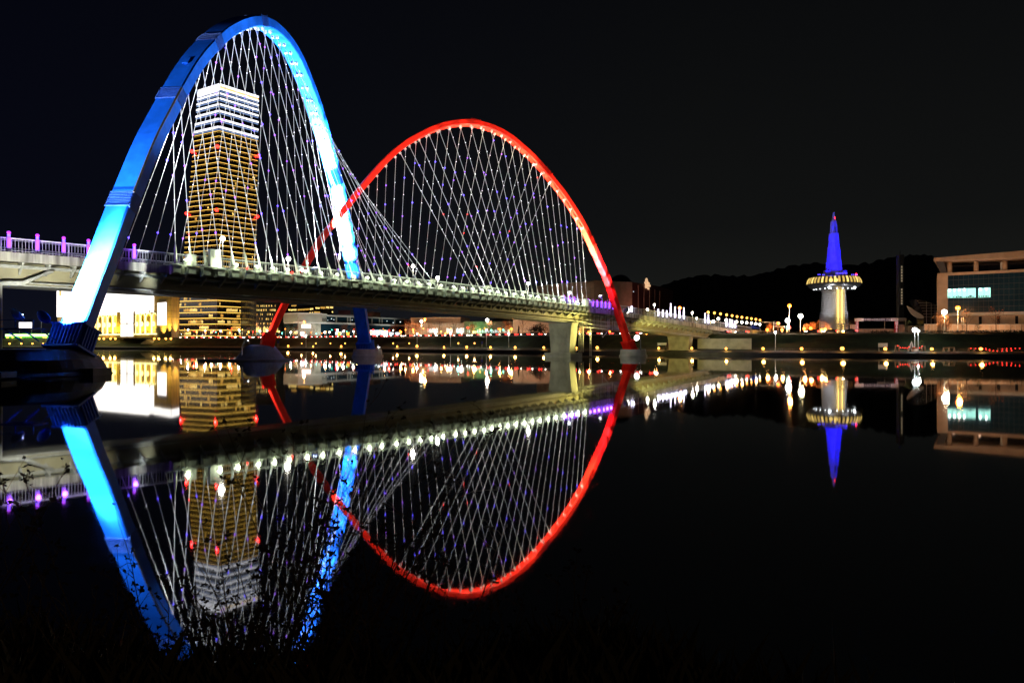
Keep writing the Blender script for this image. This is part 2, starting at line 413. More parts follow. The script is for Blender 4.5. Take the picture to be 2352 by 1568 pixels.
# rubbed collars with rungs round the arches
def collar(A, arch, mat, X, Y):
    BW, BH = DIM[id(A)]
    i = near_i(A, X, Y); p, d, inn, n = A[i]; mb = MB()
    for k in range(8):
        s_ = (k-3.5)*.30; q = p+d*s_; g = .03
        mb.bar(q-n*BW-inn*g-n*g, q-inn*g+n*g, .07, .10, up=inn)
        mb.bar(q-inn*g+n*g, q+inn*(BH+g)+n*g, .07, .10, up=n)
    for s_ in (-1.3, 1.3):
        q = p+d*s_; mb.bar(q-n*BW-inn*.12, q-inn*.12+n*.1, .07, .07, up=inn); mb.bar(q-inn*.12+n*.1, q+inn*BH+n*.1, .07, .07, up=n)
    mb.build('rung_grating', mat, arch)
M['navy'] = paint('navy grating', (.004, .055, .34), .6)
for X, Y in ((303, 452), (413, 209), (500, 84), (607, 36), (820, 580)): collar(BA, barch, M['navy'], X, Y)
for X, Y in ((1365, 551), (1262, 388), (1094, 274), (725, 558)): collar(RA, rarch, M['red'], X, Y)
# raised duct along the seam of the blue arch
ia, ib = near_i(BA, 306, 444), near_i(BA, 415, 205)
mb = MB(); mb.tube([BA[i][0]+BA[i][3]*.1-BA[i][2]*.1 for i in range(ia, ib+1)], .16, 6); mb.build('seam_duct', M['dark_steel'], barch)
mb = MB(); i = near_i(BA, 452, 139); p, d, inn, n = BA[i]; mb.obox(p-inn*.08-n*1.9, n*.5, inn*.1, d*.8); mb.build('hatch_box', M['blue'], barch)

# arch feet: flanged boxes with stiffener ribs, and the piers below
def foot(A, arch, mat, i, L_, sgn):
    BW, BH = DIM[id(A)]
    p, d, inn, n = A[i]; d = d*sgn; c = p-n*BW/2+inn*BH/2; mb = MB()
    mb.obox(c+d*L_*.5, n*(BW/2+.35), inn*(BH/2+.35), d*L_*.5)
    mb.obox(c+d*L_, n*(BW/2+.65), inn*(BH/2+.65), d*.12)
    mb.obox(c, n*(BW/2+.75), inn*(BH/2+.75), d*.15)
    for k in range(9):
        x_ = lerp(-1, 1, k/8)
        for sg in (-1, 1):
            mb.obox(c+d*L_*.5+n*x_*(BW/2+.2)+inn*sg*(BH/2+.5), n*.06, inn*.18, d*L_*.5)
    for k in range(5):
        x_ = lerp(-1, 1, k/4)
        for sg in (-1, 1): mb.obox(c+d*L_*.5+inn*x_*(BH/2)+n*sg*(BW/2+.5), inn*.06, n*.18, d*L_*.5)
    mb.build('arch_foot', mat, arch)
foot(BA, barch, M['blue'], 0, 3.2, 1); foot(BA, barch, M['blue'], len(BA)-1, 2.8, -1)
foot(RA, rarch, M['red'], 0, 3.4, 1); foot(RA, rarch, M['red'], len(RA)-1, 3.0, -1)
def arch_pier(p, r, h, label=None, sx=1.0, top_out=0, foot_w=None):
    mb = MB(); prof = [(r*.96, -2.5), (r*1.10, -.2), (r*1.10, .45), (r*1.03, .5), (r, h-.25), (r*.97, h)]
    if top_out: prof = [(r*1.05, -2.5), (r*1.05, .1), (r*1.0, .5), (r*.93, h*.6), (r*.82, h-.3), (r*.80, h)]
    mb.lathe((p.x, p.y, 0), prof, 40, sx=sx); o = mb.build('arch_pier', M['concrete'], bridge)
    if label: o['label'] = label
    return o
pb = BA[0][0]; pm = pb-BA[0][3]*BW/2
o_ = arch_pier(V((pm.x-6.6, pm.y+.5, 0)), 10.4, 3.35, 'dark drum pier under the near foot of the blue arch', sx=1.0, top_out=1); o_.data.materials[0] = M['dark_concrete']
mb = MB(); mb.box(pm.x-20, pm.x+.5, pm.y-11.4, pm.y-9, .2, .85); mb.box(pm.x+3.2, pm.x+5.0, pm.y-2, pm.y+2, -.6, .9); mb.build('pier_fender', M['dark_concrete'], bridge)
pe = BA[-1][0]-BA[-1][3]*BW/2; o_ = arch_pier(V((pe.x+.2, pe.y, 0)), 4.3, 2.3); o_['label'] = 'pale oval pier under the far foot of the blue arch'
pr = RA[0][0]-RA[0][3]*BW/2; mb = MB()
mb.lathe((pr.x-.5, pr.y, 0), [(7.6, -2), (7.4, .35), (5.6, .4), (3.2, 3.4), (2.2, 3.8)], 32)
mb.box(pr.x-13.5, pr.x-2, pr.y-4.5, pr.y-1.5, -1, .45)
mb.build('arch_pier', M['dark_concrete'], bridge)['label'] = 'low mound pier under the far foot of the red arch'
pr = RA[-1][0]-RA[-1][3]*BW/2; o_ = arch_pier(V((pr.x+.6, pr.y, 0)), 3.9, 2.2, sx=1.0); o_['label'] = 'pale round pier under the near foot of the red arch'

# ---------------- cables
RNG = random.Random(3)
ancs = []
def cables(A, n, i0, i1, t0, t1, off, rad, rad2, flip=False):
    BW, BH = DIM[id(A)]
    # attach points at equal steps along the arch
    L_ = [0]
    for i in range(i0, i1): L_.append(L_[-1]+(A[i+1][0]-A[i][0]).length)
    for k in range(n):
        s_ = L_[-1]*k/(n-1); f = float(np.interp(s_, L_, list(range(i0, i1+1)))); i = int(f); fr = f-i; j = min(i+1, i1)
        p = A[i][0].lerp(A[j][0], fr); d, inn, nn = A[i][1:]
        side = .5 if off < 5 else -.5
        top = p-nn*(BW/2-side)+inn*(BH+.5)
        tt = lerp(t0, t1, k/(n-1)); bot = deck(tt, off, .55)
        u = (top-bot).normalized(); L2 = (top-bot).length
        mb = MB(); mb.tube([bot, bot+u*.5, bot+u*2.4, bot+u*3.2, top-u*1.3, top], [rad2*.9, rad2*1.5, rad2*1.2, rad, rad*.95, rad*1.5], 6)
        mb.build('cable', M['cable'], bridge, smooth=True)
        c_ = bpy.data.objects[COL.objects[-1].name]
        # socket plate on the arch
        ms = MB(); ms.obox(top-inn*.35, nn*.28, d*.24, inn*.4); ms.build('cable_socket', M['grey_steel'], c_)
        z = 4+RNG.uniform(0, 4)
        while z < L2-2:
            q = bot+u*z; r_ = RNG.random()
            mi = 0 if r_ < .62 else (1 if r_ < .82 else (2 if r_ < .985 else 3)); lb = MB()
            rr = .09 if mi == 0 else (.18 if mi < 3 else .11)
            lb.ball(q+V((.1, -.22, 0)), rr, 6, 4); z += RNG.uniform(4.6, 6.8)
            lb.build('string_bulb', M[('whitebulb', 'violet', 'bluebulb', 'red_dot')[mi]], c_)
        if off < 5: ancs.append(tt)
b0, b1 = near_i(BA, 398, 240), near_i(BA, 760, 305)
cables(BA, 24, b0, b1, .044, .450, -.75, .060, .16)
b0, b1 = near_i(BA, 448, 148), near_i(BA, 785, 400)
cables(BA, 24, b0, b1, .012, .42, DW+.55, .042, .10)
r0, r1 = near_i(RA, 909, 338), near_i(RA, 1352, 520)
cables(RA, 22, r0, r1, .535, .85, -.75, .055, .14)
r0, r1 = near_i(RA, 778, 487), near_i(RA, 1279, 411)
cables(RA, 22, r0, r1, .327, .69, DW+.55, .042, .10)
# anchor boxes along the near edge
dd = DV.normalized(); D3 = V((dd.x, dd.y, 0)); N3 = V((DN.x, DN.y, 0)); ZU = V((0, 0, 1))
anc = list(ancs)+list(np.arange(.47, .53, .0187))
for i, tt in enumerate(sorted(anc)):
    mb = MB(); c = deck(tt, -.78, -.55)
    mb.obox(c, D3*.62, N3*.60, ZU*.62)
    mb.obox(c+ZU*.68-N3*.1, D3*.8, N3*.75, ZU*.05)
    mb.obox(c+ZU*1.1, D3*.12, N3*.5, ZU*.45)
    mb.obox(c-D3*.75-ZU*.1+N3*.1, D3*.05, N3*.45, ZU*.8)
    mb.build('anchor_box', M['grey_steel'], bridge)
mb = MB()
for off_, z_ in ((-1.3, .25), (-1.5, -.05)): mb.tube([deck(lerp(.03, .86, i/70), off_, z_) for i in range(71)], .08, 6)
mb.build('cable_conduit', M['grey_steel'], bridge)
mb = MB(); mb.obox(deck(.062, -.6, 1.2), D3*.75, N3*.5, ZU*1.0); mb.build('control_cabinet', M['white_paint'], bridge)
mb = MB(); mb.obox(deck(.0905, -.6, 1.75), D3*.95, N3*.6, ZU*1.7); mb.build('control_cabinet', M['white_paint'], bridge)
mb = MB(); mb.obox(deck(.845, -.7, 1.2), D3*1.1, N3*.5, ZU*1.1); mb.build('control_cabinet', M['white_paint'], bridge)

# ---------------- deck piers and abutment
def deck_pier(t, wt, wb, th, zt, label=None):
    c = deck(t, DW/2, 0); mb = MB(); z1 = dz_(t)-4.5
    def sec(z, w_): 
        o = V((c.x, c.y, z)); return [o-N3*w_-D3*th, o+N3*w_-D3*th, o+N3*w_+D3*th, o-N3*w_+D3*th]
    a, b_, c_ = sec(zt, wb), sec(z1-1.2, wt*.93), sec(z1, wt)
    mb.hexa(a+b_); mb.hexa(b_+c_)
    for sg in (-1, 1):   # recessed face panel framed by ribs
        mb.hexa([sec(zt+2.0, wb*.55)[k]+D3*sg*.05 for k in range(4)]+[sec(z1-2.6, wt*.6)[k]+D3*sg*.05 for k in range(4)])
    o = mb.build('pier', M['concrete'], bridge)
    if label: o['label'] = label
    mb = MB(); o2 = V((c.x, c.y, 0)); q = [o2-N3*(wb+1.4)-D3*(th+1.3), o2+N3*(wb+1.4)-D3*(th+1.3), o2+N3*(wb+1.4)+D3*(th+1.3), o2-N3*(wb+1.4)+D3*(th+1.3)]
    mb.hexa([V((p.x, p.y, -2)) for p in q]+[V((p.x, p.y, zt)) for p in q]); mb.build('pier_footing', M['concrete'], bridge)
deck_pier(.835, 4.5, 3.5, 1.5, 1.3, 'tapered concrete pier in the river')
deck_pier(1.315, 4.6, 3.9, 1.4, 1.7, 'tapered concrete pier on the far quay')
deck_pier(-.135, 4.6, 3.6, 1.5, 1.0, 'concrete pier beside the drainpipes')
ce = deck(1.63, DW/2, 0); mb = MB()
z_ = dz_(1.63)-.6
q = [ce-N3*8-D3*10, ce+N3*8-D3*10, ce+N3*8+D3*9, ce-N3*8+D3*9]
q2 = [ce-N3*7.2-D3*6, ce+N3*7.2-D3*6, ce+N3*7.2+D3*9, ce-N3*7.2+D3*9]
mb.hexa([V((p.x, p.y, .5)) for p in q2]+[V((p.x, p.y, z_)) for p in q2])
mb.build('abutment', M['concrete'], bridge)
# wing wall under the last span
w0, w1 = on_bank(1602, 14), on_bank(1726, 12.5); mb = MB()
mb.hexa([V((w0.x, w0.y, 1)), V((w1.x, w1.y, 1)), V((w1.x+.3, w1.y+.8, 1)), V((w0.x+.3, w0.y+.8, 1)), V((w0.x, w0.y, 5.8)), V((w1.x, w1.y, 5.8)), V((w1.x+.3, w1.y+.8, 5.8)), V((w0.x+.3, w0.y+.8, 5.8))])
o_ = mb.build('retaining_wall', M['concrete'], origin=w0); tag(o_, 'olive concrete retaining wall on the far bank under the end of the bridge', 'wall')
# drainpipes down the near pier and the river pier
for k, (da, db) in enumerate(((-1.0, 0), (-.2, .2), (.7, .35))):
    mb = MB(); a = deck(-.118, 0, 0)
    base = deck(-.128, 1.2, 0)+D3*da*1.1; zt = dz_(-.12)-4.6
    mb.tube([V((base.x, base.y, .6)), V((base.x, base.y, zt-.6+db)), V((base.x, base.y, zt+db))+D3*.35, V((base.x, base.y, zt+.15+db))+D3*(3.4-da), V((base.x, base.y, zt+.5+db))+D3*(4-da), deck(-.08, .8, -2.2)+D3*db], .21, 8)
    mb.build('drainpipe', M['grey_steel'], bridge, smooth=True)
for k in range(4):
    mb = MB(); b_ = deck(.856, 3.0, 0)+N3*(-k*.55); zt = dz_(.85)-4.4
    mb.tube([V((b_.x, b_.y, 1.4)), V((b_.x, b_.y, zt-.3)), V((b_.x, b_.y, zt+.3))-D3*.5+N3*.2], .14, 6); mb.build('drainpipe', M['grey_steel'], bridge, smooth=True)
# inspection gantry below the deck near the red foot
g = MB(); tA, tB = .862, .952
for tt in np.linspace(tA, tB, 8):
    for off_ in (.6, 2.4):
        g.bar(deck(tt, off_, -1.3), deck(tt, off_, -5.6), .10)
for z_ in (-5.6, -4.6, -3.4):
    for off_ in (.6, 2.4): g.bar(deck(tA, off_, z_), deck(tB, off_, z_), .10)
for tt in np.linspace(tA, tB, 22): g.bar(deck(tt, .6, -5.6), deck(tt, 2.4, -5.6), .08)
g.bar(deck(.915, .6, -5.6), deck(.915, .6, -8.2), .12); g.bar(deck(.94, .6, -5.6), deck(.917, .6, -8.2), .12)
for off_ in (-.2, .6):
    for tt in (.953, .966): g.bar(deck(tt, off_, -5.8), deck(tt, off_, -3.2), .12)
for z_ in (-5.8, -4.5, -3.2): g.bar(deck(.953, -.2, z_), deck(.966, -.2, z_), .12)
for k in range(12): g.bar(deck(.932, .3, 3.2-k*.75), deck(.938, .3, 3.2-k*.75), .06)
for tt in (.932, .938): g.bar(deck(tt, .3, 3.6), deck(tt, .3, -5.4), .09)
for z_ in (1.5, 3.4): g.bar(deck(.932, .3, z_), deck(.955, .3, z_), .1)
g.bar(deck(.955, .3, 0), deck(.955, .3, 3.4), .1)
g.build('inspection_gantry', M['white_steel'], bridge)
g = MB(); b_ = deck(.872, .4, 0)
for s_ in (-.35, .35): g.bar(V((b_.x, b_.y, .3))+D3*s_, V((b_.x, b_.y, dz_(.872)-5.4))+D3*s_, .1)
for k in range(20): g.bar(V((b_.x, b_.y, .6+k*.4))-D3*.35, V((b_.x, b_.y, .6+k*.4))+D3*.35, .06)
g.build('access_ladder', M['white_steel'], bridge)

# ---------------- lamps on the bridge (each a thing of its own)
def floodlight(tt, i, target, E, r, ang=75, red=False):
    c = deck(tt, -1.05, .15)
    th = thing('floodlight', 'oval white floodlight clamped among the cable anchors, %s along from the blue arch foot' % nth(i), 'floodlight', c, 'floodlights along the bridge edge')
    mb = MB(); mb.bar(c, c+ZU*.55, .12); mb.bar(c+ZU*.5-D3*.45, c+ZU*.5+D3*.45, .1, .12); mb.build('bracket', M['grey_steel'], th)
    h = c+ZU*.95; a = (V(target)-h).normalized(); side = D3; upv = a.cross(side).normalized()
    mb = MB()
    for rr, k in ((.42, -.30), (.5, .0)): pass
    mb.tube([h-a*.45, h-a*.35, h-a*.05, h+a*.02], [.22, .40, .52, .54], 12); mb.build('housing', M['grey_steel'], th, smooth=True)
    mb = MB(); mb.ball(h-N3*.12, .40, 10, 6, sz=.6); mb.build('lens', M['lamp_flood'], th, smooth=True)
    spot(th, h+a*.75+ZU*.35, target, E, (1, .98, .9), ang, .6, r, .25)
    glow(th, h-N3*.95-ZU*.1, 4.4, 2, (.86, 1, .62), .3)
    return th
fl_t = [.055, .0935, .116, .143, .165, .186, .212, .236, .262, .288, .313, .335, .362, .385, .408, .43, .455, .482, .503, .525, .547, .566, .586, .606, .628, .65, .672, .693, .717, .74, .764, .788, .81, .832]
for i, tt in enumerate(fl_t):
    if tt < .46:
        k = (tt-.044)/.406; f = lerp(near_i(BA, 398, 240), near_i(BA, 760, 305), min(1, max(0, k))); tg = BA[int(f)][0]
    else:
        k = (tt-.5)/.35; f = lerp(near_i(RA, 909, 338), near_i(RA, 1352, 520), min(1, max(0, k))); tg = RA[int(f)][0]
    bt = deck(tt, -.75, 12)
    tg2 = bt.lerp(tg, .25)+V((0, 0, 6))
    floodlight(tt, i+1, tg2, 3.6 if tt < .46 else 4.4, 14)
# assumed hidden twins on the far edge, added to light the far cables
for i, tt in enumerate(np.linspace(.05, .72, 16)):
    c = deck(tt, DW+1.0, .15)
    th = thing('floodlight', 'assumed floodlight clamped to the far rail of the bridge, %s along' % nth(i+1), 'floodlight', c, 'assumed floodlights along the far bridge edge')
    mb = MB(); mb.bar(c, c+ZU*.6, .12); mb.build('bracket', M['grey_steel'], th)
    mb = MB(); mb.tube([c+ZU*.6, c+ZU*.8, c+ZU*1.05], [.2, .42, .5], 10); mb.build('housing', M['grey_steel'], th)
    mb = MB(); mb.ball(c+ZU*1.1, .4, 8, 4, sz=.3); mb.build('lens', M['lamp_white'], th)
    spot(th, c+ZU*1.5, c+ZU*26-D3*2, 3.2, (1, .98, .9), 80, .6, 14, .3)
# red status lamps
for i, tt in enumerate((.131, .193)):
    c = deck(tt, -1.1, .5); th = thing('beacon_lamp', 'small red beacon glowing on the bridge edge, %s of the two from the blue foot' % nth(i+1), 'lamp', c, 'red beacons on the bridge edge')
    mb = MB(); mb.lathe(c, [(.16, -.4), (.16, 0)], 8); mb.build('base', M['dark_steel'], th)
    mb = MB(); mb.ball(c+ZU*.12, .2, 8, 5); mb.build('lens', M['red_dot'], th)
# violet light posts on the rail
def light_post(tt, off, i, hot, tall=1.0, white=False):
    c = deck(tt, off, .1)
    if white: lb = 'slim white glowing light post on the bridge approach, %s beyond the red arch' % nth(i)
    elif tt < .2: lb = 'violet glowing light post on the near bridge rail, %s from the drainpipes' % nth(i)
    else: lb = 'violet glowing light post on the rail beside the red arch, %s from the river pier' % nth(i)
    th = thing('light_post', lb, 'light post', c, 'glowing light posts along the bridge rail')
    mb = MB(); mb.lathe(c, [(.30, 0), (.30, .15), (.12, .2), (.12, .55*tall)], 10); mb.build('base', M['dark_steel'], th)
    k = tall
    mb = MB(); mb.lathe(c+ZU*.55*k, [(.20, 0), (.27, .1*k), (.27, 1.55*k), (.20, 1.65*k)], 12); mb.build('light_tube', M['post_white'] if white else M['violet_tube'], th)
    mb = MB(); mb.lathe(c+ZU*2.2*k, [(.12, 0), (.20, .12), (.20, .32*k), (.1, .4*k)], 10); mb.build('collar', M['bluebulb'] if not white else M['post_white'], th)
    mb = MB(); mb.ball(c+ZU*(2.78*k), .26, 10, 6); mb.build('globe', M['violet_hot'] if not white else M['post_white'], th)
    glow(th, c+ZU*1.4-N3*.7, 2.6, 2.0, (.30, .08, 1) if not white else (.8, .75, 1), .35)
k = 0
for i, X in enumerate((20, 85.5, 146, 203, 308)): light_post(t_at(X), -.1, i+1, i % 2 == 0)
for i, X in enumerate((1295, 1306.8, 1318.5, 1350.8, 1361, 1371, 1381, 1390, 1399, 1408)): light_post(t_at(X), -.1, i+1, True, .85)
for i, (X, tl) in enumerate(((1450, .8), (1511.4, .95), (1522, .95), (1531, .95), (1540, 1.9), (1550, 1.6), (1560, 1.6), (1570, 1.7), (1619, 1.5), (1626.5, 1.4), (1668, 1.3), (1675.6, 1.3), (1681.6, 1.2), (1688, 1.2))):
    light_post(t_at(X), -.1, i+1, False, tl, True)
# globe street lamps on the bridge
def street_lamp(base, top, lb, grp, mat, col, E=2.0, arm=None, heads=1, r=.42, rr=7.0, light=True, cat='street lamp', name='street_lamp', body='grey_steel', arm2=False):
    th = thing(name, lb, cat, base, grp); base = V(base); top = V(top)
    pole_top = V((base.x, base.y, top.z-.35)) if arm is None else V((base.x, base.y, top.z+.5))
    mb = MB(); mb.tube([base, base+ZU*.8, pole_top], [.16, .12, .07], 8)
    if arm is not None: mb.tube([pole_top-ZU*.6, pole_top, V((top.x, top.y, top.z+.35))], [.06, .06, .05], 6)
    mb.build('pole', M[body], th)
    mb = MB(); mb.lathe(V((top.x, top.y, top.z)), [(.12, -.5*r/.42), (.2, -.4*r/.42), (.05, -.38*r/.42)] if arm is None else [(.3, .30), (.24, .40), (.08, .45)], 10); mb.build('lamp_cap', M['dark_steel'], th)
    mb = MB(); mb.ball(top, r, 12, 8); mb.build('globe', M[mat], th, smooth=True)
    if light: glow(th, top+(V((0, -r-.25, -r*.3))), E, rr, col, r)
    return th
for i, (X, Y, off) in enumerate(((511.6, 548, 11.8), (662.5, 594.4, 11.8), (949, 611.3, 11.8), (1005.4, 638, 11.8), (1213.4, 651, 11.8), (1487, 711, 11.8), (1503, 700, 11.8), (1590, 718, 11.8), (1600, 731, 11.8))):
    tt = t_at(X, off); b_ = deck(tt, off, 0); top = P(X, Y, b_.y)
    street_lamp(b_, top, 'white globe street lamp standing on the bridge deck, %s from the blue arch foot' % nth(i+1), 'globe lamps on the bridge deck', 'lamp_white', (1, .95, .8), 4, r=.46 if i < 6 else .42, rr=6)
# big work floodlights by the red foot and on the approach
def big_flood(X, Y, d, base, lb, tg, E, r, ang, rad=.75, col=(1, .97, .86)):
    c = P(X, Y, d); th = thing('floodlight', lb, 'floodlight', base, None)
    mb = MB(); mb.tube([base, V((base[0], base[1], c.z-.6)), c-ZU*.6], [.16, .12, .1], 8); mb.build('pole', M['dark_steel'], th)
    a = (V(tg)-c).normalized()
    mb = MB(); mb.tube([c-a*.9, c-a*.6, c-a*.2, c], [.3, rad*.8, rad*1.02, rad*1.06], 14); mb.build('housing', M['dark_steel'], th)
    mb = MB(); mb.ball(c, rad, 14, 8); mb.build('lens', M['lamp_flood'], th, smooth=True)
    spot(th, c+a*(rad+.4), tg, E, col, ang, .6, r, .5)
pr = RA[-1][0]
big_flood(1463, 776, 203, (pr.x+1.2, pr.y-3, 2.0), 'dazzling white floodlight on a short mast by the near foot of the red arch', BA[near_i(BA, 420, 195)][0]+V((4, 0, 12)), 3.6, 150, 25, .85)
big_flood(1439, 713, 206, tuple(deck(t_at(1439, -.4), -.4, .1)), 'dazzling white floodlight on the bridge rail just past the red arch', deck(1.2, -14, -6), .5, 40, 50, .9)
big_flood(1639, 738, deck(t_at(1639, 0), 0).y, tuple(deck(t_at(1639, .2), .2, .1)), 'brilliant white floodlight on the bridge approach before the abutment', deck(1.25, 3, -5), 1.2, 30, 60, .6, (1, .85, .3))

# ---------------- floodlighting of the arches
n_b, e_b = BA[0][3], V((.1097, .994, 0))
def trumpet(loc, tg, lb, lights, grp, low=0):
    loc = V(loc); th = thing('floodlight', lb, 'floodlight', loc, grp)
    a = (V(tg)-loc).normalized()
    mb = MB(); mb.tube([V((loc.x, loc.y, loc.z-low)), V((loc.x, loc.y, loc.z)), loc+ZU*.5+a*.3, loc+ZU*.5+a*.9], [.16, .16, .18, .30], 10); mb.build('stem', M['grey_steel'], th)
    h = loc+ZU*.5+a*.9
    mb = MB(); mb.tube([h, h+a*.15, h+a*.42, h+a*.5], [.34, .62, .95, .9], 14); mb.build('hood', M['blue'] if 'blue' in lb else M['grey_steel'], th, smooth=True)
    mb = MB(); mb.lathe(h+a*.50, [(.55, 0), (.55, .04)], 14); mb.build('lens', M['lamp_cool'], th)
    for (tg2, E, r, col, ang) in lights: spot(th, h+a*1.0, tg2, E, col, ang, .55, r, .35)
p0 = BA[0][0]; foot_c = p0-n_b*BW/2
W_ = (.95, 1, 1)
i1 = near_i(BA, 215, 685); i2 = near_i(BA, 260, 570); i3 = near_i(BA, 340, 360); i4 = near_i(BA, 440, 160)
f1 = foot_c-e_b*3.4-n_b*1.0+ZU*2.6; f2 = foot_c-e_b*4.0-n_b*4.0+ZU*2.6
leg_spots = []
for Yk in (722, 708, 692, 674, 654, 634):
    q = P(212, Yk, 90); q = min((a_[0] for a_ in BA[:len(BA)//3]), key=lambda v: abs(v.z-q.z))-n_b*1.8; r = (q-f1).length
    leg_spots.append((q, 1300 if Yk > 630 else 300, r, W_, 2*math.degrees(math.atan(2.5/(r-.8)))))
trumpet(f1, BA[i1][0]-n_b*1.8, 'blue trumpet-hooded floodlight on the near pier pointing up the blue leg', [(BA[i3][0]-n_b*1.8, 2.5, 40, W_, 34)]+leg_spots, 'hooded floodlights on the near pier')
trumpet(f2, BA[i2][0]-n_b*1.8, 'dark trumpet-hooded floodlight beside the drum pier edge, turned away', [(BA[i2][0]-n_b*1.8, 2.5, 24, W_, 44), (BA[i4][0]-n_b*1.8, 5, 66, W_, 26), (deck(-.085, 0, -2), 4.6, 24, (1, .97, .8), 42)], 'hooded floodlights on the near pier')
mb = MB(); c = (f1+f2)/2-ZU*.35; mb.obox(c, n_b*2.6, e_b*1.1, ZU*.08)
for s_ in (-2.4, 0, 2.4):
    mb.bar(c+n_b*s_, c+n_b*s_+e_b*2.6-ZU*1.5, .14); mb.bar(c+n_b*s_-e_b, c+n_b*s_-e_b+ZU*1.1, .08)
mb.bar(c-n_b*2.4-e_b+ZU*1.1, c+n_b*2.4-e_b+ZU*1.1, .08); mb.build('lamp_platform', M['blue'], barch)
# assumed soffit lights; the far blue leg's stand on the far edge of the deck
def soffit(tt, off, lst, lb):
    trumpet(deck(tt, off, 2.3), lst[0][0], lb, lst, 'assumed arch floodlights on the deck edge', 2.2)
def bp(X, Y): 
    i = near_i(BA, X, Y); return BA[i][0]-BA[i][3]*BW/2+BA[i][2]*BH
def rp_(X, Y):
    i = near_i(RA, X, Y); return RA[i][0]-RA[i][3]*RW/2+RA[i][2]*RH
def wash(A, pts, pos, hw):
    out = []; BW, BH = DIM[id(A)]
    for X, Y, E, col in pts:
        k = near_i(A, X, Y); q = A[k][0]-A[k][3]*BW/2+A[k][2]*BH; r = (q-pos).length
        out.append((q, E, r, col, 2*math.degrees(math.atan(hw/r))))
    return out
def steps_on(A, X0, Y0, X1, Y1, gap):
    k0, k1 = near_i(A, X0, Y0), near_i(A, X1, Y1); out = []; acc = gap
    for k in range(k0, k1+1):
        acc += (A[k][0]-A[k-1][0]).length
        if acc >= gap: p = A[k][0]; out.append((HX+p.x/p.y*F, HY-(p.z-CZ)/p.y*F)); acc = 0
    return out
W2 = (.95, 1, 1)
pA, pB = deck(.340, DW+1.2, 3.6), deck(.295, DW+1.2, 3.6)
lo = [(X, Y, float(np.interp(Y, [240, 275, 310, 570, 600, 640], [50, 160, 700, 900, 60, 14])), W2) for X, Y in steps_on(BA, 742, 245, 829, 632, 3.0)]
hi = [(X, Y, float(np.interp(X, [560, 640, 700, 745], [5, 12, 26, 50])), W2) for X, Y in steps_on(BA, 560, 43, 742, 245, 3.4)]+[(X, Y, 26, W2) for X, Y in steps_on(BA, 742, 245, 790, 425, 3.2)]
soffit(.340, DW+1.2, wash(BA, lo, pA, 2.6), 'assumed floodlight bank on the far deck edge aimed at the blue far leg')
soffit(.295, DW+1.2, wash(BA, hi, pB, 3.0), 'assumed floodlight bank on the far deck edge aimed at the blue crown')
def rcol(Y): return (1, .92, .70) if Y < 585 else ((.95, .45, 1) if Y < 650 else (1, .12, .35))
pC, pD = deck(.90, -1.1, 3.6), deck(.80, -1.1, 3.6)
lo = [(X, Y, float(np.interp(Y, [370, 460, 500, 540, 570, 600, 640, 680, 700], [60, 80, 130, 260, 480, 420, 150, 20, 5])), rcol(Y)) for X, Y in steps_on(RA, 1241, 365, 1420, 690, 2.8)]
hi = [(X, Y, float(np.interp(X, [960, 1060, 1150, 1241], [4, 28, 48, 60])), (1, .9, .6)) for X, Y in steps_on(RA, 960, 304, 1241, 365, 4.0)]
soffit(.90, -1.1, wash(RA, lo, pC, 2.0), 'assumed floodlight bank on the deck edge aimed up the red near leg')  # assumed bank, added to light the red soffit, like the next one
soffit(.80, -1.1, wash(RA, hi, pD, 2.4), 'assumed floodlight bank on the deck edge aimed at the red crown')
soffit(.26, DW+1.2, [(rp_(838, 413), 2.5, 40, (1, .9, .8), 30)], 'assumed floodlight on the far deck edge aimed at the red far leg')  # assumed lamp, added to light the red far leg above the deck
for tt, X, Y, E in ((.44, 880, 370, 1.5), (.56, 985, 300, 1.5), (.66, 1090, 285, 1.5), (.76, 1215, 350, 1.4), (.86, 1320, 480, 1.0)):
    q = RA[near_i(RA, X, Y)][0]
    trumpet(deck(tt, -1.3, .3), q, 'assumed hooded floodlight on near deck edge facing the red arch, %s towards its near leg' % nth(1+(880, 985, 1090, 1215, 1320).index(X)), [(q, E, (q-deck(tt, -1.3, .3)).length, (1, .95, .9), 62)], 'assumed face floodlights of the red arch')  # assumed lamps, added to light the front face of the red arch
q = deck(.835, 6, -9); lq = V((pe.x+2.6, pe.y-2.6, 2.3)); trumpet(lq, q, 'added small floodlight on the pale oval pier to light the river pier', [(q, 1.1, (q-lq).length, (1, .97, .66), 22)], None)  # lamp added to lift the dark front of the river pier
assumed_lf = deck(-.40, 2, .3); q = BA[near_i(BA, 400, 235)][0]
trumpet(assumed_lf, q, 'assumed unseen floodlight on the bridge approach facing the outer side of the blue leg', [(q, 6.5, (q-assumed_lf).length, (.92, .98, 1), 46)], None)  # assumed lamp out of view, added to brighten the upper outer blue face
yl = (1, .84, .22); lm = P(1418, 776, 201); lmB = P(1478, 776, 206)
spot(None, lm, deck(.80, 5, -5), 1.5, yl, 64, .8, 42, .4); spot(None, lmB, deck(1.28, 4, -5), 1.8, yl, 70, .8, 40, .4); spot(None, lm, deck(.38, 5, -4.5), .22, (1, .7, .4), 50, .8, 80, .4)  # last spot is an added fill for warm bounce on the mid-span girder
pl = RA[0][0]
trumpet(V((pl.x-4.2, pl.y-2.2, 3.2)), rp_(660, 670), 'assumed floodlight on the mound pier facing the red far leg', [(rp_(640, 715), 14, 9, (1, .9, .85), 50), (rp_(700, 600), 2.2, 22, (1, .95, .9), 26)], None, 2)  # assumed lamp, added to light the red far leg from below
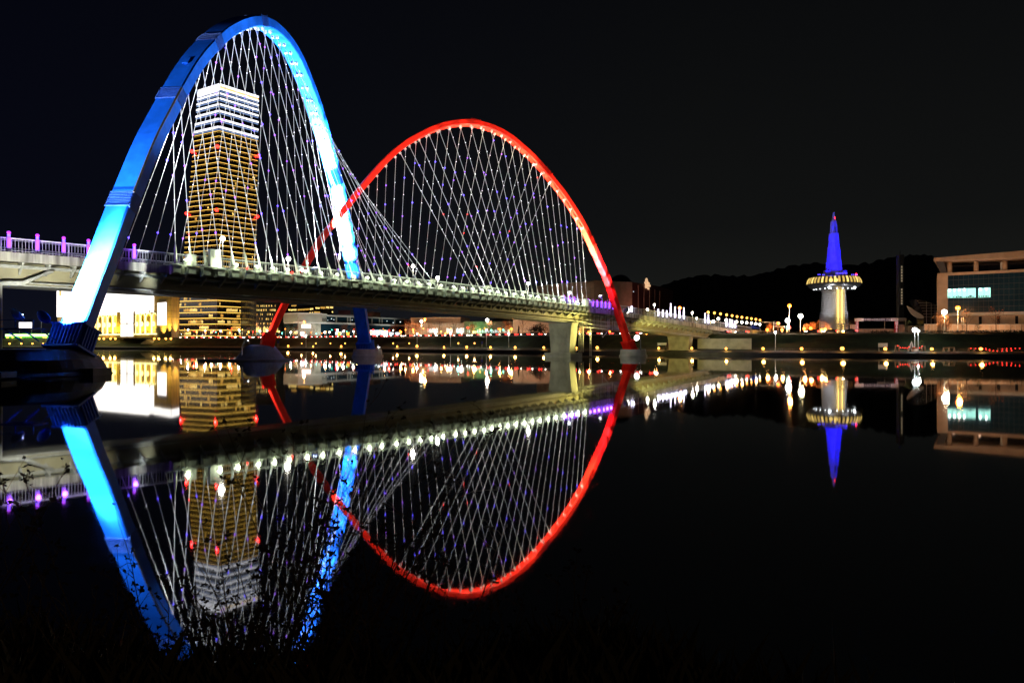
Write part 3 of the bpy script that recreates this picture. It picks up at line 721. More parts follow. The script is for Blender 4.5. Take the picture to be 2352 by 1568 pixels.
# ================================================================== BUILDINGS ON THE FAR BANK
ZG = 8.1
def on_line(A, B, X):        # point of the plan line A-B that stands in pixel column X
    u = U(X); d = B-A; s = (u*A.y-A.x)/(d.x-u*d.y); return A+d*s
def zat(p, Y): return CZ+(HY-Y)/F*p.y
def pt(X, d): return V((U(X)*d, d))
class Wall:                  # an upright facade between two plan points; positions given by column and row
    def __init__(s, A, B): s.A = A; s.B = B; dd = (B-A).normalized(); s.r = V((dd.x, dd.y, 0)); n = V((dd.y, -dd.x, 0)); s.n = n if n.dot(V((A.x, A.y, 0))) < 0 else -n
    def at(s, X, Y=None, z=None, out=0):
        p = on_line(s.A, s.B, X); zz = zat(p, Y) if z is None else z
        return V((p.x, p.y, zz))+s.n*out
    def panel(s, mb, X0, X1, z0, z1, out=.05, thick=.12, mi=0):
        a, b = s.at(X0, z=z0, out=out), s.at(X1, z=z0, out=out); u = V((0, 0, z1-z0)); q = s.n*-thick
        mb.hexa([a+q, b+q, b, a, a+q+u, b+q+u, b+u, a+u], mi)
def block(A, B, depth, z0, z1, mb=None, mi=0):
    mb = mb or MB(); d = (B-A).normalized(); n = V((d.y, -d.x)); n = -n if n.dot(A) < 0 else n
    q = [A, B, B+n*depth, A+n*depth]
    return mb.hexa([V((p.x, p.y, z0)) for p in q]+[V((p.x, p.y, z1)) for p in q], mi)
rnd = random.Random(11)

# ---------------- the tall office tower
tw = thing('skyscraper', 'tall tapering office tower with a white striped crown seen through the blue arch cables', 'skyscraper', P(500, 771, 545))
top = {'L': pt(456, 544), 'R': pt(504.5, 530), 'E': pt(594, 557)}; mid = {'L': pt(422, 544), 'R': pt(499.5, 530), 'E': pt(588, 557)}
ZT, ZM = 206.0, 71.0
def tc(k, z):
    if k == 'B': return tc('L', z)+tc('E', z)-tc('R', z)
    return mid[k].lerp(top[k], (z-ZM)/(ZT-ZM))
def ring(mb, z0, z1, grow, mi=0, ks='LREB'):
    def q(z):
        c = sum((tc(k, z) for k in ks), V((0, 0)))/4
        return [V((*(p+(p-c).normalized()*grow*1.4), z)) for p in (tc(k, z) for k in ks)]
    mb.hexa(q(z0)+q(z1), mi)
mb = MB()
for k in range(40): ring(mb, lerp(ZG, ZT-5, k/40), lerp(ZG, ZT-5, (k+1)/40), 0)
mb.build('curtain_wall', M['glass_dark'], tw)
def fpt(face, f, z, out):   # point on the left (0) or right (1) face, f across
    a, b = (tc('L', z), tc('R', z)) if face == 0 else (tc('R', z), tc('E', z))
    p = a.lerp(b, f); d = (b-a).normalized(); n = V((d.y, -d.x)); n = n if n.dot(a) < 0 else -n
    return V((p.x, p.y, z))+V((n.x, n.y, 0))*out
def fstrip(mb, face, f0, f1, z0, z1, out=.15, mi=0, thick=.15):
    a, b, c, d = fpt(face, f0, z0, out), fpt(face, f1, z0, out), fpt(face, f1, z1, out), fpt(face, f0, z1, out)
    n = (b-a).cross(d-a).normalized(); n = n if n.dot(a) < 0 else -n; q = -n*(thick+out*0)
    mb.hexa([a+q, b+q, b, a, d+q, c+q, c, d], mi)
# floors: a bright cornice light and a dotted row below it
zf = [z for z in np.arange(9.5, 54, 4.6)]+[z for z in np.arange(56, 172, 4.02)]
for z in zf:
    mb = MB(); low = z < 54
    for face in (0, 1): fstrip(mb, face, 0, 1, z, z+(.5 if low else .32), .35)
    o_ = mb.build('floor_light', M['warm_line'], tw)
    mb = MB()
    for face, n_ in ((0, 26), (1, 36)):
        for k in range(n_):
            if rnd.random() < .8: fstrip(mb, face, (k+.15)/n_, (k+.72)/n_, z-1.05, z-.72, .1)
    mb.build('light_dots', M['warm_dim'], o_)
cz_ = [201.4-2.2, 191.5, 183.7, 175.0, 164.5, 152.0, 141.2]
cz_ = []
for Yc in (203, 222.5, 231.5, 244, 260, 279, 297): pass
for k, (Y, hh) in enumerate(((204.5, 1.35), (215, 1.35), (226.6, 1.35), (240, 1.45), (255.6, 1.5), (273.8, 1.6), (292, 1.7))):
    z = CZ+(HY-Y)/F*530; mb = MB()
    for face in (0, 1): fstrip(mb, face, 0, 1, z-hh/2, z+hh/2, .6)
    o_ = mb.build('crown_band', M['crown_white'], tw); mb = MB()
    for face, n_ in ((0, 22), (1, 30)):
        for j in range(n_): fstrip(mb, face, (j+.1)/n_, (j+.75)/n_, z-hh/2-1.35, z-hh/2-.45, .35)
    mb.build('light_dots', M['crown_blue'], o_)
mb = MB(); fstrip(mb, 0, 0, 1, ZT-6.6, ZT-.6, .5); mb.build('crown_screen', M['crown_white'], tw)
mb = MB(); fstrip(mb, 1, 0, 1, ZT-2.2, ZT-.6, .5)
mb.build('crown_band', M['crown_white'], tw)
mb = MB()
for j in range(34): fstrip(mb, 1, (j+.1)/34, (j+.8)/34, ZT-3.6, ZT-2.8, .4)
mb.build('light_dots', M['warm_line'], tw)
mb = MB(); ring(mb, ZT-4.9, ZT-.7, -.4); mb.build('parapet', M['white_steel'], tw)
for k in range(20):
    z = rnd.choice(zf[11:])+rnd.choice((1.1, 1.1, 1.3)); face = 1 if rnd.random() < .6 else 0; f = rnd.random()*.9; w_ = rnd.uniform(.02, .07)
    mb = MB(); nn = max(1, int(w_/.018))
    for j in range(nn): fstrip(mb, face, f+j*.022, f+j*.022+.015, z, z+rnd.uniform(1.2, 2.1), .12)
    mb.build('window', M[rnd.choice(('win_gold', 'win_gold', 'win_warm'))], tw)
for k in range(80):
    z = rnd.choice(zf[:9])+1.2; face = 1 if rnd.random() < .6 else 0; f = rnd.random()*.85; w_ = rnd.uniform(.05, .2) if z < 30 else rnd.uniform(.02, .08)
    mb = MB()
    for j in range(max(1, int(w_/.02))): fstrip(mb, face, min(.985, f+j*.022), min(1, f+j*.022+.015), z, z+rnd.uniform(1.6, 2.5), .12)
    mb.build('window', M[rnd.choice(('win_warm', 'win_gold'))], tw)
mb = MB()
for face, n_ in ((0, 30), (1, 44)):
    for k in range(n_): fstrip(mb, face, (k-.06)/n_, (k+.06)/n_, ZG, 54, .2)
mb.build('mullion_fins', M['dark_steel'], tw)
for Yr, ks in ((337, ((0, -.005), (0, .985), (1, 1.005))), (483, ((0, -.005), (0, .985), (1, 1.005))), (629, ((0, -.005), (0, .985), (1, 1.005)))):
    for face, f in ks:
        z = CZ+(HY-Yr)/F*530; c = fpt(face, f, z, .9); mb = MB(); mb.ball(c, 1.3, 8, 6); mb.build('warning_lamp', M['red_dot'], tw)
        glow(tw, c+V((0, -1.2, -1)), 7, 4, (1, .02, .02), .5)

# ---------------- department store
sA, sB = pt(131.5, 573), pt(343.5, 500); sw = Wall(sA, sB)
st = thing('department_store', 'department store with a glaring white upper box over golden arched windows', 'department store', V((*((sA+sB)/2), ZG)))
block(sA, sB, 10, ZG, 28.4).build('lower_wall', M['tan'], st)
block(sA, sB, 9, 28.5, 48).build('upper_box', M['store_white'], st)
mb = MB(); n_ = 80
for k in range(n_):
    f = (k+.5)/n_; p = sA.lerp(sB, f); c = V((p.x, p.y, 38))+sw.n*.35
    mb.obox(c-V((0, 0, .6)), sw.r*.28, sw.n*.35, V((0, 0, 11.4)))
mb.build('vertical_fins', M['store_white'], st)
arches = [(X, 16) for X in (219, 233.5, 248)]+[]
def zx(x): return (360+x/5.88)/1.7415
def arched(xc, w_, ztop, hot):
    X0, X1 = zx(xc-w_/2), zx(xc+w_/2); a = sw.at(X0, z=ZG+2.6, out=.25); b = sw.at(X1, z=ZG+2.6, out=.25); hw = (b-a)/2; c0 = (a+b)/2; R = hw.length
    zt = ztop-R; mb = MB(); pl = []
    def arc(rr): return [c0+hw*(-rr)+V((0, 0, 0))]+[c0+hw*rr*math.cos(math.pi-math.pi*k/12)+V((0, 0, zt-c0.z+R*rr*math.sin(math.pi*k/12))) for k in range(13)]+[c0+hw*rr]
    mb.prism([p-sw.n*.2 for p in arc(.80)], sw.n*.2); win = mb.build('arched_window', M['store_yellow'], st)
    mb = MB(); A_, B_ = arc(1.0), arc(.80)
    for k in range(len(A_)-1): mb.hexa([A_[k]-sw.n*.3, A_[k+1]-sw.n*.3, B_[k+1]-sw.n*.3, B_[k]-sw.n*.3, A_[k]+sw.n*.3, A_[k+1]+sw.n*.3, B_[k+1]+sw.n*.3, B_[k]+sw.n*.3])
    mb.build('arch_surround', M['store_arch'], win)
    mb = MB(); mb.prism([p+sw.n*.02 for p in arc(.48)], sw.n*.12); mb.build('inner_pane', M['tan'] if not hot else M['gold_win'], win)
    mb = MB(); mb.ball(c0+V((0, 0, 7.5))+sw.n*.9, 1.25, 8, 6, sz=1.5); mb.build('lantern', M['store_arch'], win)
for xc, w_, yt, hot in ((60, 80, 660, 0), (150, 88, 655, 1), (250, 118, 640, 0), (367, 96, 642, 1), (487, 122, 628, 0), (608, 108, 630, 1), (1133, 108, 606, 1), (1252, 108, 600, 0), (1388, 148, 588, 0), (1527, 120, 590, 1)):
    Y = (1150+yt/5.88)/1.7415; arched(xc, w_, zat(on_line(sA, sB, zx(xc)), Y), hot)
mb = MB(); sw.panel(mb, zx(735), zx(1045), ZG+1, zat(on_line(sA, sB, zx(900)), 716.5), .5, .4); o_ = mb.build('entrance_glass', M['store_white'], st)
mb = MB(); sw.panel(mb, zx(728), zx(1052), 18.6, 19.1, .9, .4)
for x in (728, 890, 1048): sw.panel(mb, zx(x), zx(x+6), ZG+1, 27, .9, .3)
mb.build('entrance_frame', M['tan'], o_)
mb = MB(); sw.panel(mb, zx(660), zx(728), ZG, 27.8, .9, .9); sw.panel(mb, zx(1050), zx(1082), ZG, 27.8, .9, .9); mb.build('entrance_pier', M['tan'], st)
mb = MB(); sw.panel(mb, zx(-200), zx(1600), ZG+2.2, ZG+3.1, 3.0, 3.0); mb.build('canopy', M['store_arch'], st)
# corner block with the tall screen
c0, c1, c2 = sw.at(354, z=0).xy, pt(393.6, 478), pt(412, 492); w1_, w2_ = Wall(c0, c1), Wall(c1, c2)
mb = MB(); q = [c0, c1, c2, c2+(c0-c1)]
mb.hexa([V((*p, ZG)) for p in q]+[V((*p, 42)) for p in q]); mb.build('corner_block', M['tan'], st)
mb = MB()
for z in np.arange(14, 42, 4.2):
    for w_, a, b in ((w1_, 354.5, 393.4), (w2_, 393.8, 411.6)): w_.panel(mb, a, b, z, z+.12, .04, .05)
for X in (372, 385): w1_.panel(mb, X, X+.3, ZG, 42, .03, .05)
for X in (399, 405): w2_.panel(mb, X, X+.3, ZG, 42, .03, .05)
mb.build('panel_joints', M['dark_steel'], st)
mb = MB(); w1_.panel(mb, 363, 382.5, zat(c1, 746), zat(c1, 693), .5, .5); mb.build('screen', M['screen'], st)
mb = MB(); w1_.panel(mb, 349, 354, 26.5, 41.5, 1.2, 1.0); mb.build('bright_fin', M['store_white'], st)
mb = MB()
for k in range(15):
    w1_.panel(mb, 354+k*2.7, 355.3+k*2.7, 42.3, 48, .4, .5)
for k in range(7): w2_.panel(mb, 394+k*2.6, 395.2+k*2.6, 42.3, 48, .4, .5)
mb.build('crown_fins', M['store_white'], st)
spot(st, w1_.at(376, z=9, out=4), w1_.at(376, z=24), 9, (1, .75, .2), 100, .8, 16, .6)
spot(st, w1_.at(391, z=9, out=5), w1_.at(389, z=30), 6, (1, .75, .2), 90, .8, 22, .6)
spot(st, w2_.at(403, z=9, out=5), w2_.at(403, z=30), 6, (1, .75, .25), 90, .8, 22, .6)
for x in (110, 490, 690, 1250, 1450): spot(st, sw.at(zx(x), z=9.5, out=6), sw.at(zx(x), z=20), 13, (1, .80, .10), 110, .8, 12, .6)
mb = MB(); p = sw.at(141, z=46.0, out=.9); mb.obox(p, sw.r*1.2, sw.n*.2, V((0, 0, 2.6))); mb.build('shop_sign', M['gold_win'], st)

# ---------------- block with clusters of lit windows
a_, b_ = pt(588, 505), pt(655, 520); lw = Wall(a_, b_)
ob = thing('office_block', 'dark block with rows of clustered yellow lit windows beside the tall tower foot', 'office block', V((*((a_+b_)/2), ZG)))
block(a_, b_, 30, ZG, 42).build('wall', M['glass_dark'], ob)
mb = MB()
for k in range(34): lw.panel(mb, 588+k*2, 588.5+k*2, ZG, 42, .25, .2)
mb.build('mullion_fins', M['dark_steel'], ob)
n_ = 0
for r, Y in enumerate((702.5, 712, 722, 732.5, 743)):
    for k in range(15):
        X = 589.5+k*3.0
        if rnd.random() < .78 and n_ < 95:
            mb = MB(); z = zat(on_line(a_, b_, X), Y); [lw.panel(mb, X+j*.8, X+j*.8+.45, z-.9+rnd.uniform(0, .5), z+.5+rnd.uniform(0, .4), .3, .1) for j in range(rnd.randint(1, 3))]; mb.build('window', M[rnd.choice(('win_warm', 'win_warm', 'win_gold'))], ob); n_ += 1
for X, w_ in ((588, 12), (604, 22), (630, 10)):
    mb = MB(); z = zat(on_line(a_, b_, X), 755); [lw.panel(mb, X+j*1.5, X+j*1.5+rnd.uniform(.5, 1.2), z-2.5, z+rnd.uniform(.5, 2), .3, .1) for j in range(int(w_/1.5))]; mb.build('window', M['win_warm'], ob)

# ---------------- ribbon-window block
a_, b_, b2_ = pt(646, 590), pt(725, 556), pt(766, 570); rw, rw2 = Wall(a_, b_), Wall(b_, b2_)
rb = thing('office_block', 'dark office block with long sloping ribbons of warm windows behind the banner building', 'office block', V((*b_, ZG)))
mb = MB(); q = [a_, b_, b2_, b2_+(a_-b_)]; mb.hexa([V((*p, ZG)) for p in q]+[V((*p, 36)) for p in q]); mb.build('wall', M['glass_dark'], rb)
def zz(x, y, w): X = (1150+x/5.88)/1.7415; return X, (1200+y/5.88)/1.7415
for w_, lst in ((rw, ((95, 215, 118, 152), (25, 75, 212, 255), (90, 215, 212, 255), (245, 520, 206, 245), (530, 610, 190, 238), (415, 520, 302, 318), (520, 560, 285, 325), (580, 605, 280, 318))), (rw2, ((655, 760, 170, 212), (775, 890, 158, 208), (905, 980, 152, 200), (1000, 1072, 152, 200), (625, 765, 270, 318), (1040, 1070, 262, 305)))):
    for x0, x1, y0, y1 in lst:
        X0, Y0 = zz(x0, y0, 0); X1, Y1 = zz(x1, y1, 0); p = on_line(w_.A, w_.B, (X0+X1)/2); mb = MB(); n_ = max(2, int((x1-x0)/16))
        for k in range(n_):
            a = lerp(X0, X1, (k+.1)/n_); b = lerp(X0, X1, (k+.8)/n_); w_.panel(mb, a, b, zat(p, Y1)+rnd.uniform(0, .4), zat(p, Y0), .2, .1)
        mb.build('window', M['win_warm'] if rnd.random() < .7 else M['win_gold'], rb)
mb = MB(); block(on_line(b_, b2_, 742), on_line(b_, b2_, 757), 8, 29, 33, mb); mb.build('plant_room', M['beige'], rb)

# ---------------- the long white research building with the banner
a0_, a_, b_, b2_ = pt(655, 528), pt(684, 500), pt(750, 520), pt(940, 604)
rs = thing('research_building', 'long low white building with a dark-lettered banner and glass upper floor', 'building', V((*a_, ZG)))
fr = [(a0_, a_), (a_, b_), (b_, b2_)]
for i, (A, B) in enumerate(fr):
    if i < 2: block(A, B, 18, 19.4, 25.5).build('upper_floor' if i == 0 else 'banner_wall', M['pale'], rs)
    else: block(A, B, 18, 19.4, 24.5).build('glass_storey', M['glass_teal'], rs)
    block(A, B, 17, ZG, 18.7).build('ground_floor', M['glass_teal'] if i else M['concrete'], rs)
    w_ = Wall(A, B); mb = MB(); q = V((w_.n.x, w_.n.y))
    block(A+q*1.7, B+q*1.7, 19, 18.75, 20.1, mb); block(A+q*.9, B+q*.9, 19, 24.55 if i == 2 else 25.55, 25.7 if i == 2 else 26.5, mb); mb.build('white_slab', M['white_paint'], rs)
bw = Wall(a_, b_); gw = Wall(b_, b2_)
text(rs, '10.', bw.at(690.6, z=22.8, out=.12), bw.r, (0, 0, 1), 4.3, M['sign_black'])
text(rs, '새로운 발견을 향한 10년', bw.at(716, z=22.3, out=.12), bw.r, (0, 0, 1), 2.5, M['sign_black'])
text(rs, 'IBS 기초과학연구원', bw.at(741.5, z=21.9, out=.12), bw.r, (0, 0, 1), 1.45, M['sign_black'])
for X in (771, 797, 803, 853, 870, 876, 905):
    mb = MB(); gw.panel(mb, X, X+2.6, 20.1, 24.5, .25, .3); mb.build('mullion', M['pale'], rs)
for X, Y in ((752, 734), (760, 734), (766, 733), (808, 744), (902, 742), (918, 741), (888, 740)):
    mb = MB(); z = 21+rnd.random()*1.8; gw.panel(mb, X, X+rnd.uniform(1.2, 3), z, z+.7, .15, .1); mb.build('window', M['cool_win'], rs)
for X0, X1 in ((849, 854), (855, 862), (863, 873), (874, 890), (893, 905), (908, 917)):
    mb = MB(); gw.panel(mb, X0, X1, 10, 15 if X0 < 890 else 13.5, .3, .2); mb.build('shop_window', M['cool_win'], rs)
mb = MB(); block(on_line(b_, b2_, 852)-q*-0+V((0, 7)), on_line(b_, b2_, 870)+V((0, 7)), 7, 25.7, 30.2, mb); mb.build('plant_room', M['beige'], rs)
for X in (690, 720, 745, 800, 880): spot(rs, (Wall(a_, b_) if X < 750 else gw).at(X, z=9, out=12), (Wall(a_, b_) if X < 750 else gw).at(X, z=22), 1.2, (.95, 1, .85), 110, .8, 18, .8)
# vertical building behind
a_, b_ = pt(775, 640), pt(850, 650); ho = thing('housing_block', 'dim low block with small square windows behind the blue far leg', 'building', V((*a_, ZG)))
block(a_, b_, 15, ZG, 31).build('wall', M['concrete'], ho); hw_ = Wall(a_, b_)
for X in (801, 805, 809):
    for z in (24, 28): mb = MB(); hw_.panel(mb, X, X+2.2, z, z+1.4, .1, .1); mb.build('window', M['glass_dark'], ho)
mb = MB(); block(on_line(a_, b_, 778), on_line(a_, b_, 805), 6, 31.1, 35, mb); mb.build('roof_storey', M['maroon'], ho)
spot(ho, hw_.at(800, z=20, out=16), hw_.at(800, z=22), .5, (1, .8, .8), 120, .8, 16, 1)

# ---------------- low beige exhibition hall and its green-lit neighbour
a_, b_ = pt(930, 432), pt(1066, 420); ew = Wall(a_, b_)
ex = thing('exhibition_hall', 'low beige hall with white vertical lit strips behind orange trees', 'hall', V((*a_, ZG)))
block(a_, b_, 25, ZG, 16.6).build('wall', M['beige'], ex); block(on_line(a_, b_, 941)+V((0, 4)), on_line(a_, b_, 1057)+V((0, 4)), 16, 16.7, 20.3).build('roof_storey', M['beige'], ex)
for X0, n_ in ((983, 10), (1026, 6), (1048, 9)):
    for k in range(n_): mb = MB(); z0 = 10.6; ew.panel(mb, X0+k*2.4, X0+k*2.4+1.1, z0, z0+rnd.uniform(2.2, 3), .15, .1); mb.build('window', M['cool_win'], ex)
mb = MB()
for k in range(40): ew.panel(mb, 931+k*3.4, 932+k*3.4, 14.5, 16.4, .15, .15)
mb.build('fluted_frieze', M['pale'], ex)
for X in (955, 1000, 1045): spot(ex, ew.at(X, z=9, out=10), ew.at(X, z=15), .9, (1, .85, .6), 120, .8, 13, .8)
a_, b_ = pt(1066, 412), pt(1178, 412); ew = Wall(a_, b_)
gr = thing('office_block', 'low office block with a green-lit front and a row of small white windows', 'office block', V((*a_, ZG)))
block(a_, b_, 25, ZG, 17.2).build('wall', M['concrete'], gr)
for k in range(26):
    X = 1074+k*3.7
    if rnd.random() < .8: mb = MB(); ew.panel(mb, X, X+1.3, 10.4, 10.4+rnd.uniform(.9, 2.0), .15, .1); mb.build('window', M['cool_win'], gr)
mb = MB()
for k in range(34): ew.panel(mb, 1067+k*3.2, 1067.6+k*3.2, ZG+4.5, 17, .3, .3)
mb.build('facade_fins', M['concrete'], gr)
spot(gr, ew.at(1098, z=9, out=7), ew.at(1098, z=15), 3.2, (.2, 1, .25), 110, .8, 9, .8)
spot(gr, ew.at(1150, z=9, out=7), ew.at(1150, z=14), .8, (1, .8, .4), 110, .8, 9, .8)
a_, b_ = pt(1178, 372), pt(1290, 366); ew = Wall(a_, b_)
ph = thing('storage_hall', 'plain pinkish hall wall behind the dark bushes and bare tree', 'hall', V((*a_, ZG)))
block(a_, b_, 18, ZG, 17.0).build('wall', M['beige'], ph)
mb = MB(); block(a_+V((0, -.4)), b_+V((0, -.4)), 19, 17.05, 17.5, mb); mb.build('coping', M['concrete'], ph)
for X in (1205, 1250): spot(ph, ew.at(X, z=9, out=8), ew.at(X, z=13), 1.5, (1, .62, .45), 120, .8, 10, .8)

# ---------------- science museum with dome
mu = thing('science_museum', 'big dim beige and maroon museum with a dark dome behind the red near leg', 'museum', P(1360, 768, 480))
cA, cB, cC, cD = pt(1233, 500), pt(1365, 462), pt(1452, 476), pt(1516, 545)
zt_ = 4.1+(788-644.5)/F*465
mb = MB(); ctr = pt(1300, 505); nseg = 14; arc_ = []
for k in range(nseg+1):
    X = lerp(1233, 1365, k/nseg); arc_.append(pt(X, 500-38*math.sin(k/nseg*math.pi/2)))
pl = [V((*p, ZG)) for p in arc_]+[V((*pt(1365, 530), ZG)), V((*pt(1233, 530), ZG))]
mb.prism(pl, V((0, 0, zt_-ZG-1))); mb.build('rotunda_wall', M['beige'], mu)
mb = MB()
for z in np.arange(14, zt_-2, 3.4):
    for k in range(nseg):
        a, b = arc_[k], arc_[k+1]; mb.bar(V((*a, z))+V((0, -.06, 0)), V((*b, z))+V((0, -.06, 0)), .1)
for k in range(0, nseg+1): mb.bar(V((*arc_[k], ZG))+V((0, -.05, 0)), V((*arc_[k], zt_-1.2))+V((0, -.05, 0)), .1, up=(1, 0, 0))
mb.build('panel_joints', M['dark_steel'], mu)
block(cB, cC, 45, ZG, zt_).build('middle_block', M['beige'], mu)
mb = MB(); q = [cC, cD, cD+V((20, 40)), cC+V((0, 40))]; mb.hexa([V((*p, ZG)) for p in q]+[V((*q[0], zt_)), V((*q[1], zat(cD, 658)+0)), V((*q[2], zat(cD, 658))), V((*q[3], zt_))]); mb.build('maroon_wing', M['maroon'], mu)
mw = Wall(cC, cD)
for X in (1465, 1478, 1491, 1503, 1514.5): mb = MB(); mw.panel(mb, X, X+.9, ZG, zt_-1, .5, .5); mb.build('pilaster', M['beige'], mu)
dc = pt(1425, 505); R_d = 27/F*505; mb = MB(); mb.lathe(V((*dc, zt_-1)), [(R_d*1.0, 0), (R_d*1.0, .5)]+[(R_d*math.cos(a), .5+R_d*.98*math.sin(a)) for a in np.linspace(.1, 1.5, 8)], 28); mb.build('dome', M['glass_dark'], mu, smooth=True)
# sign: ring, bars and a smaller ring with a frame below
mb = MB(); c = mw.at(1482, Y=650.3, out=1.0); R1 = 3.3; ring_ = [c+mw.r*R1*.75*math.cos(t)+V((0, 0, R1*math.sin(t))) for t in np.linspace(0, TAU, 21)]
mb.tube(ring_, .55, 6)
mb.bar(c-mw.r*4, c-mw.r*1.6, 1.2); 
for dz2, l0, l1, h in ((.6, 2, 6.5, 1.3), (-.9, 1.2, 8.5, 1.5), (-2.9, 1.8, 7, .7)): mb.bar(c+mw.r*l0+V((0, 0, dz2)), c+mw.r*l1+V((0, 0, dz2-.6)), h)
c2_ = mw.at(1480, Y=657.7, out=1.0); mb.tube([c2_+mw.r*1.2*math.cos(t)+V((0, 0, 1.2*math.sin(t))) for t in np.linspace(0, TAU, 13)], .3, 6)
mb.bar(c2_+mw.r*1.5, c2_+mw.r*5+V((0, 0, -.7)), .5)
for dz2 in (.45, -.75): mb.bar(c2_+mw.r*5+V((0, 0, dz2-.6)), c2_+mw.r*8.5+V((0, 0, dz2-1.1)), .4)
for l in (5, 8.5): mb.bar(c2_+mw.r*l+V((0, 0, -.15)), c2_+mw.r*l+V((0, 0, -1.8)), .4)
mb.build('lit_emblem', emit('pale orange sign glow', (1, .62, .34), .75), mu)
mb = MB(); mw.panel(mb, 1453.5, 1454.6, zat(cC, 670), zat(cC, 668.5), .4, .2); mb.build('lit_window', M['cool_win'], mu)
spot(mu, V((*pt(1290, 430), 9)), V((*pt(1300, 480), 34)), .30, (1, .7, .45), 90, .9, 50, 1)
spot(mu, V((*pt(1400, 425), 9)), V((*pt(1400, 470), 36)), .10, (1, .6, .4), 70, .9, 50, 1)
spot(mu, V((*pt(1480, 445), 9)), V((*pt(1480, 500), 36)), .45, (1, .35, .3), 80, .9, 55, 1)

# ---------------- observation tower
TC = P(1915, 768, 459); tc0 = V((TC.x, TC.y, 0)); px = 459/F
ot = thing('observation_tower', 'observation tower with a ribbed white shaft, glowing disc and blue lit spire', 'tower', V((TC.x, TC.y, ZG)))
def zy(Y): return CZ+(HY-Y)/F*459
mb = MB(); zs = np.linspace(ZG, zy(668), 26); pr_ = []
for i, z in enumerate(zs):
    r = lerp(31*px, 25*px, (i/25)**.8)
    if i < 14: r += .5
    pr_ += [(r, z), (r-.02, z+.60*(zs[1]-zs[0])), (r-1.1, z+.62*(zs[1]-zs[0])), (r-1.1, z+.97*(zs[1]-zs[0]))]
mb.lathe(tc0, pr_, 30); mb.build('ribbed_shaft', M['white_paint'], ot)
mb = MB()
for sx_ in (-1, 1): mb.box(TC.x+sx_*1.3-.38, TC.x+sx_*1.3+.38, TC.y-9.6, TC.y-8.9, ZG+9, zy(660))
mb.build('lift_light', M['shaft_light'], ot)
mb = MB()
for k in range(40):
    z = ZG+9+k*(zy(662)-ZG-9)/40
    for sx_ in (-2.5, 0, 2.5): mb.box(TC.x+sx_-.16, TC.x+sx_+.16, TC.y-9.75, TC.y-9.4, z, z+.25)
mb.build('lift_bulbs', M['win_warm'], ot)
for sx_ in (-1.6, 1.6):
    for k in range(5): mb = MB(); mb.ball(V((TC.x+sx_, TC.y-10, ZG+.8+k*1.7)), .55, 8, 5); mb.build('base_lamp', M['shaft_light'], ot)
R1 = 57.5*px; z0 = zy(666); z1 = zy(634.5); h_ = z1-z0
mb = MB(); mb.lathe(tc0, [(R1*.50, z0-.3), (R1*.72, z0), (R1*.90, z0+h_*.18), (R1*.985, z0+h_*.36), (R1, z0+h_*.45), (R1*.985, z0+h_*.60), (R1*.93, z0+h_*.80), (R1*.84, z0+h_*.93), (R1*.6, z0+h_), (R1*.3, z0+h_*1.03)], 48)
disc = mb.build('observation_disc', M['chrome'], ot, smooth=True)
n_ = 40
for k in range(n_):
    t = TAU*(k+.5)/n_; ca, sa = math.cos(t), math.sin(t)
    if sa > .25: continue
    d3 = V((ca, sa, 0)); tn = V((-sa, ca, 0)); mb = MB()
    for (ra, za), (rb_, zb) in zip([(1.0, .44), (.995, .56), (.965, .72)], [(.995, .56), (.965, .72), (.905, .88)]):
        a = tc0+d3*(R1*ra+.12)+V((0, 0, z0+h_*za)); b = tc0+d3*(R1*rb_+.12)+V((0, 0, z0+h_*zb)); w_ = .62
        mb.hexa([a-tn*w_-d3*.2, a+tn*w_-d3*.2, a+tn*w_, a-tn*w_, b-tn*w_-d3*.2, b+tn*w_-d3*.2, b+tn*w_, b-tn*w_])
    mb.build('window', M['gold_win'] if k % 3 else M['win_warm'], disc)
for k in range(22):
    t = TAU*(k+.5)/22
    if math.sin(t) > .3: continue
    mb = MB(); mb.ball(tc0+V((math.cos(t)*R1*.74, math.sin(t)*R1*.74, z0+.15+.5)), .55, 8, 5); mb.build('downlight', M['lamp_cool'], disc)
for t, rr in ((-2.2, .9), (-.9, .9)):
    mb = MB(); mb.ball(tc0+V((math.cos(t)*R1*.82, math.sin(t)*R1*.82, z0+h_*.1)), .8, 8, 6); mb.build('downlight', M['lamp_cool'], disc)
for X in (1909, 1921): mb = MB(); mb.lathe(V((U(X)*459, TC.y-R1*1.0, z0+h_*.56)), [(.1, 0)], 4) if False else mb.ball(V((U(X)*(459-R1), TC.y-R1*.985, z0+h_*.56)), 1.25, 10, 6); mb.build('round_window', M['win_warm'], disc)
